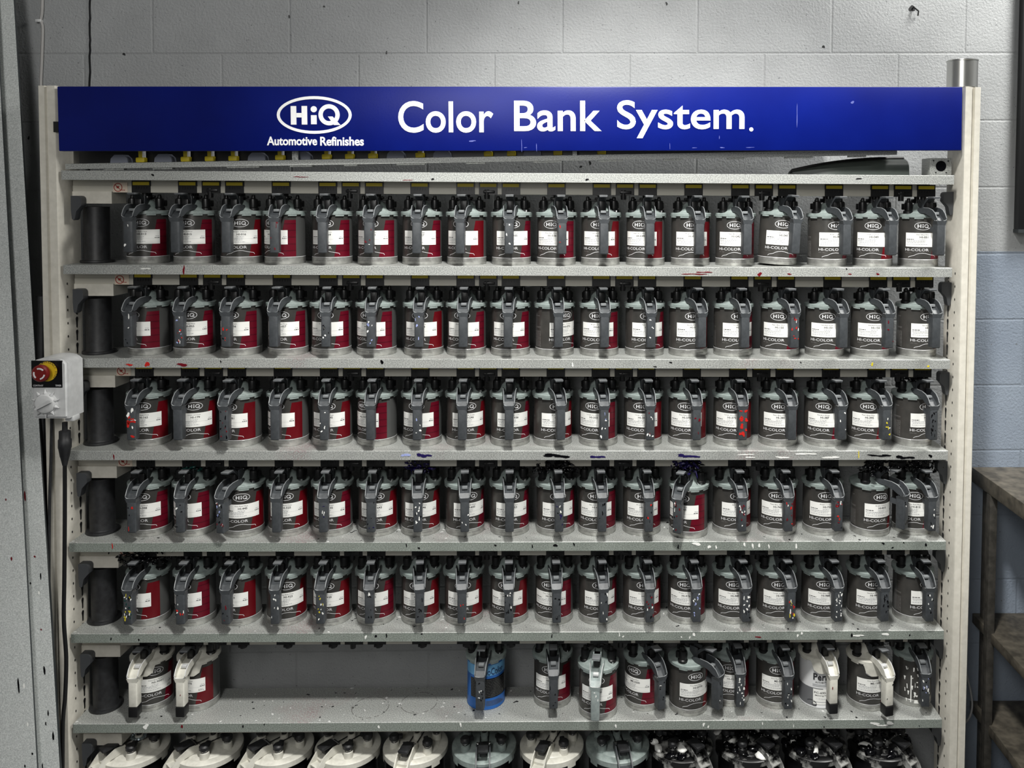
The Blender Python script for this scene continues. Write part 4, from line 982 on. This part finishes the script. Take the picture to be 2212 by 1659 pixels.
# ------------------------------------------------------------------ metal sheets leaning at the left
def sheet(top, bot, yt, yb, lbl, wd, lip, th=.004, marks=(), m=M['sheet']):
    # right edge from pixel 'top' (depth yt) to the floor under pixel 'bot' (depth yb)
    a = P(top[0], top[1], yt); b = P(bot[0], bot[1], yb); d = (b-a); b = a+d*(a.z/(a.z-b.z))
    t = thing('metal_sheet', lbl, 'metal sheet', b, 0, 'sheets leaning at the left')
    up = (a-b); right = Vector((1, 0, 0)); nrm = right.cross(up).normalized()
    if nrm.y > 0: nrm = -nrm
    bm = B(); vs = []
    for off in (0, -th):
        vs.append([bm.verts.new(q+nrm*off) for q in (Vector((0, 0, 0)), up, up-right*wd, -right*wd)])
    f0, f1 = vs
    bm.faces.new(f0).material_index = 0; bm.faces.new(list(reversed(f1))).material_index = 0
    for k in range(4): bm.faces.new((f0[k], f0[(k+1) % 4], f1[(k+1) % 4], f1[k])).material_index = 1
    obj('panel', finish(bm, 'panel', [m, M['sheet_edge']]), t)
    if lip:
        bm = B(); hv = []
        for q in (Vector((0, 0, 0)), up):
            hv.append([bm.verts.new(q+right*x+nrm*z) for x, z in ((0, .0012), (lip, .0012), (lip, -.03), (0, -.03))])
        for k in range(4): bm.faces.new((hv[0][k], hv[0][(k+1) % 4], hv[1][(k+1) % 4], hv[1][k]))
        for h_ in hv: bm.faces.new(h_)
        obj('folded_edge', finish(bm, 'folded_edge', M['sheet_edge']), t)
    if marks:
        bm = B(); rr = random.Random(len(marks))
        for px, py, w_, h_, c in marks:
            # intersection of the view ray with the sheet plane
            dd = (P(px, py, 0)-CAM); k = (b-CAM).dot(nrm)/dd.dot(nrm); p = CAM+dd*k+nrm*.0004-b
            s_ = 2.4/F; e1 = up.normalized(); pts = []
            for i in range(9):
                an = 6.283*i/9; rr_ = rr.uniform(.8, 1.2); pts.append(bm.verts.new(p+right*w_*s_/2*rr_*math.cos(an)+e1*h_*s_/2*rr_*math.sin(an)))
            bm.faces.new(pts).material_index = PMI[c]
        obj('paint_marks', finish(bm, 'paint_marks', PM), t)
    return t
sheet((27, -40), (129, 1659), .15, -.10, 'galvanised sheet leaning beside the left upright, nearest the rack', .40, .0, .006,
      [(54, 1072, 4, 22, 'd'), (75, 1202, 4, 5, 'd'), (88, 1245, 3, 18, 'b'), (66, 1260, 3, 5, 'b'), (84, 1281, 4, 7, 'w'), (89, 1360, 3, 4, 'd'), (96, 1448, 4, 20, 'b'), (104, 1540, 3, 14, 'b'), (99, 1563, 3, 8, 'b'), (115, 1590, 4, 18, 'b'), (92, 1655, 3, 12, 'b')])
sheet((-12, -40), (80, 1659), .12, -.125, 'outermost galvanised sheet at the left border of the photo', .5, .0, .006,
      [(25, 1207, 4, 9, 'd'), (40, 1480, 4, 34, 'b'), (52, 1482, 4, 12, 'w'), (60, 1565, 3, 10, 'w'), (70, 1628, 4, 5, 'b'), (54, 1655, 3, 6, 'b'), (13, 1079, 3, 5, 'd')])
sheet((34, 70), (131, 1659), .175, -.075, 'metal sheet tucked behind the other two at the left, shade painted into its colour', .3, .0, .006, (), M['sheet_edge'])  # shadow on the rear sheet is painted in as its dark colour

# ------------------------------------------------------------------ right side: bench, board, odds and ends
bz = P(2150, 1008, WY).z; bxl = PX(2098, WY, bz)
bench = thing('work_bench', 'worn grey steel bench with two lower shelves right of the rack', 'bench', (bxl, 0, 0))
def slab(zt, th, x0, y0, nm):
    bm = B(); box(bm, x0, 1.5, y0, WY-.002, zt-th, zt, 0, .003); obj(nm, finish(bm, nm, M['bench']), bench)
slab(bz, .045, 0, -.55, 'bench_top')
m1 = P(2160, 1323, WY).z; m2 = P(2160, 1512, WY).z
slab(m1, .03, .012, -.5, 'lower_shelf'); slab(m2, .03, .012, -.5, 'lower_shelf')
for y, xa, xb in ((.12, 0, .022), (.2, .026, .036), (-.48, .1, .13)):
    bm = B(); box(bm, xa, xb, y-.012, y+.012, 0, bz-.045, 0, .002); obj('leg', finish(bm, 'leg', M['bench_frame']), bench)
bm = B(); box(bm, 1.3, 1.33, -.49, -.46, 0, bz-.045, 0, .002); obj('leg', finish(bm, 'leg', M['bench_frame']), bench)
a = P(2203, 0, WY-.03); b = P(2198.5, 497, WY-.03)
bd = thing('wall_board', 'black framed board on the wall at the top right corner', 'board', (b.x, WY-.03, b.z))
bm = B(); box(bm, 0, .9, 0, .028, 0, 1.1, 0, .004); obj('frame', finish(bm, 'frame', M['dark']), bd)
bm = B(); box(bm, .05, .85, -.002, .004, .05, 1.05); obj('panel', finish(bm, 'panel', M['pcgrey']), bd)
bm = B(); box(bm, 0, .9, -.004, .028, -.008, .002); obj('ledge', finish(bm, 'ledge', M['sheet_edge']), bd)
q = [P(x, y, .15) for x, y in ((2080, 1400), (2088, 1455), (2096, 1490), (2100, 1520), (2096, 1545), (2084, 1562), (2070, 1570))]
bm = B(); tube(bm, [p-q[0] for p in smoothpath(q)], .003, 8)
tag(obj('pale_cable', finish(bm, 'pale_cable', mat('pale_grey_cable', (150, 150, 150), .5)), None, q[0]), 'thin pale cable looping out behind the right upright near floor', 'cable')
p = P(2200, 1640, .02)
roll = thing('grey_roll', 'grey rolled cloth under the bench in the bottom right corner', 'cloth roll', (p.x+.02, .0, .0))
bm = B(); zc = .062
prof = [(.06+.004*math.sin(k*2.1), k) for k in range(20)]
tube(bm, [(-.09+.02*k, -.08+.022*k, zc+.004*k) for k in range(10)], [.03, .052, .058, .056, .060, .058, .057, .059, .05, .03], 18)
obj('roll', finish(bm, 'roll', M['greycloth']), roll)
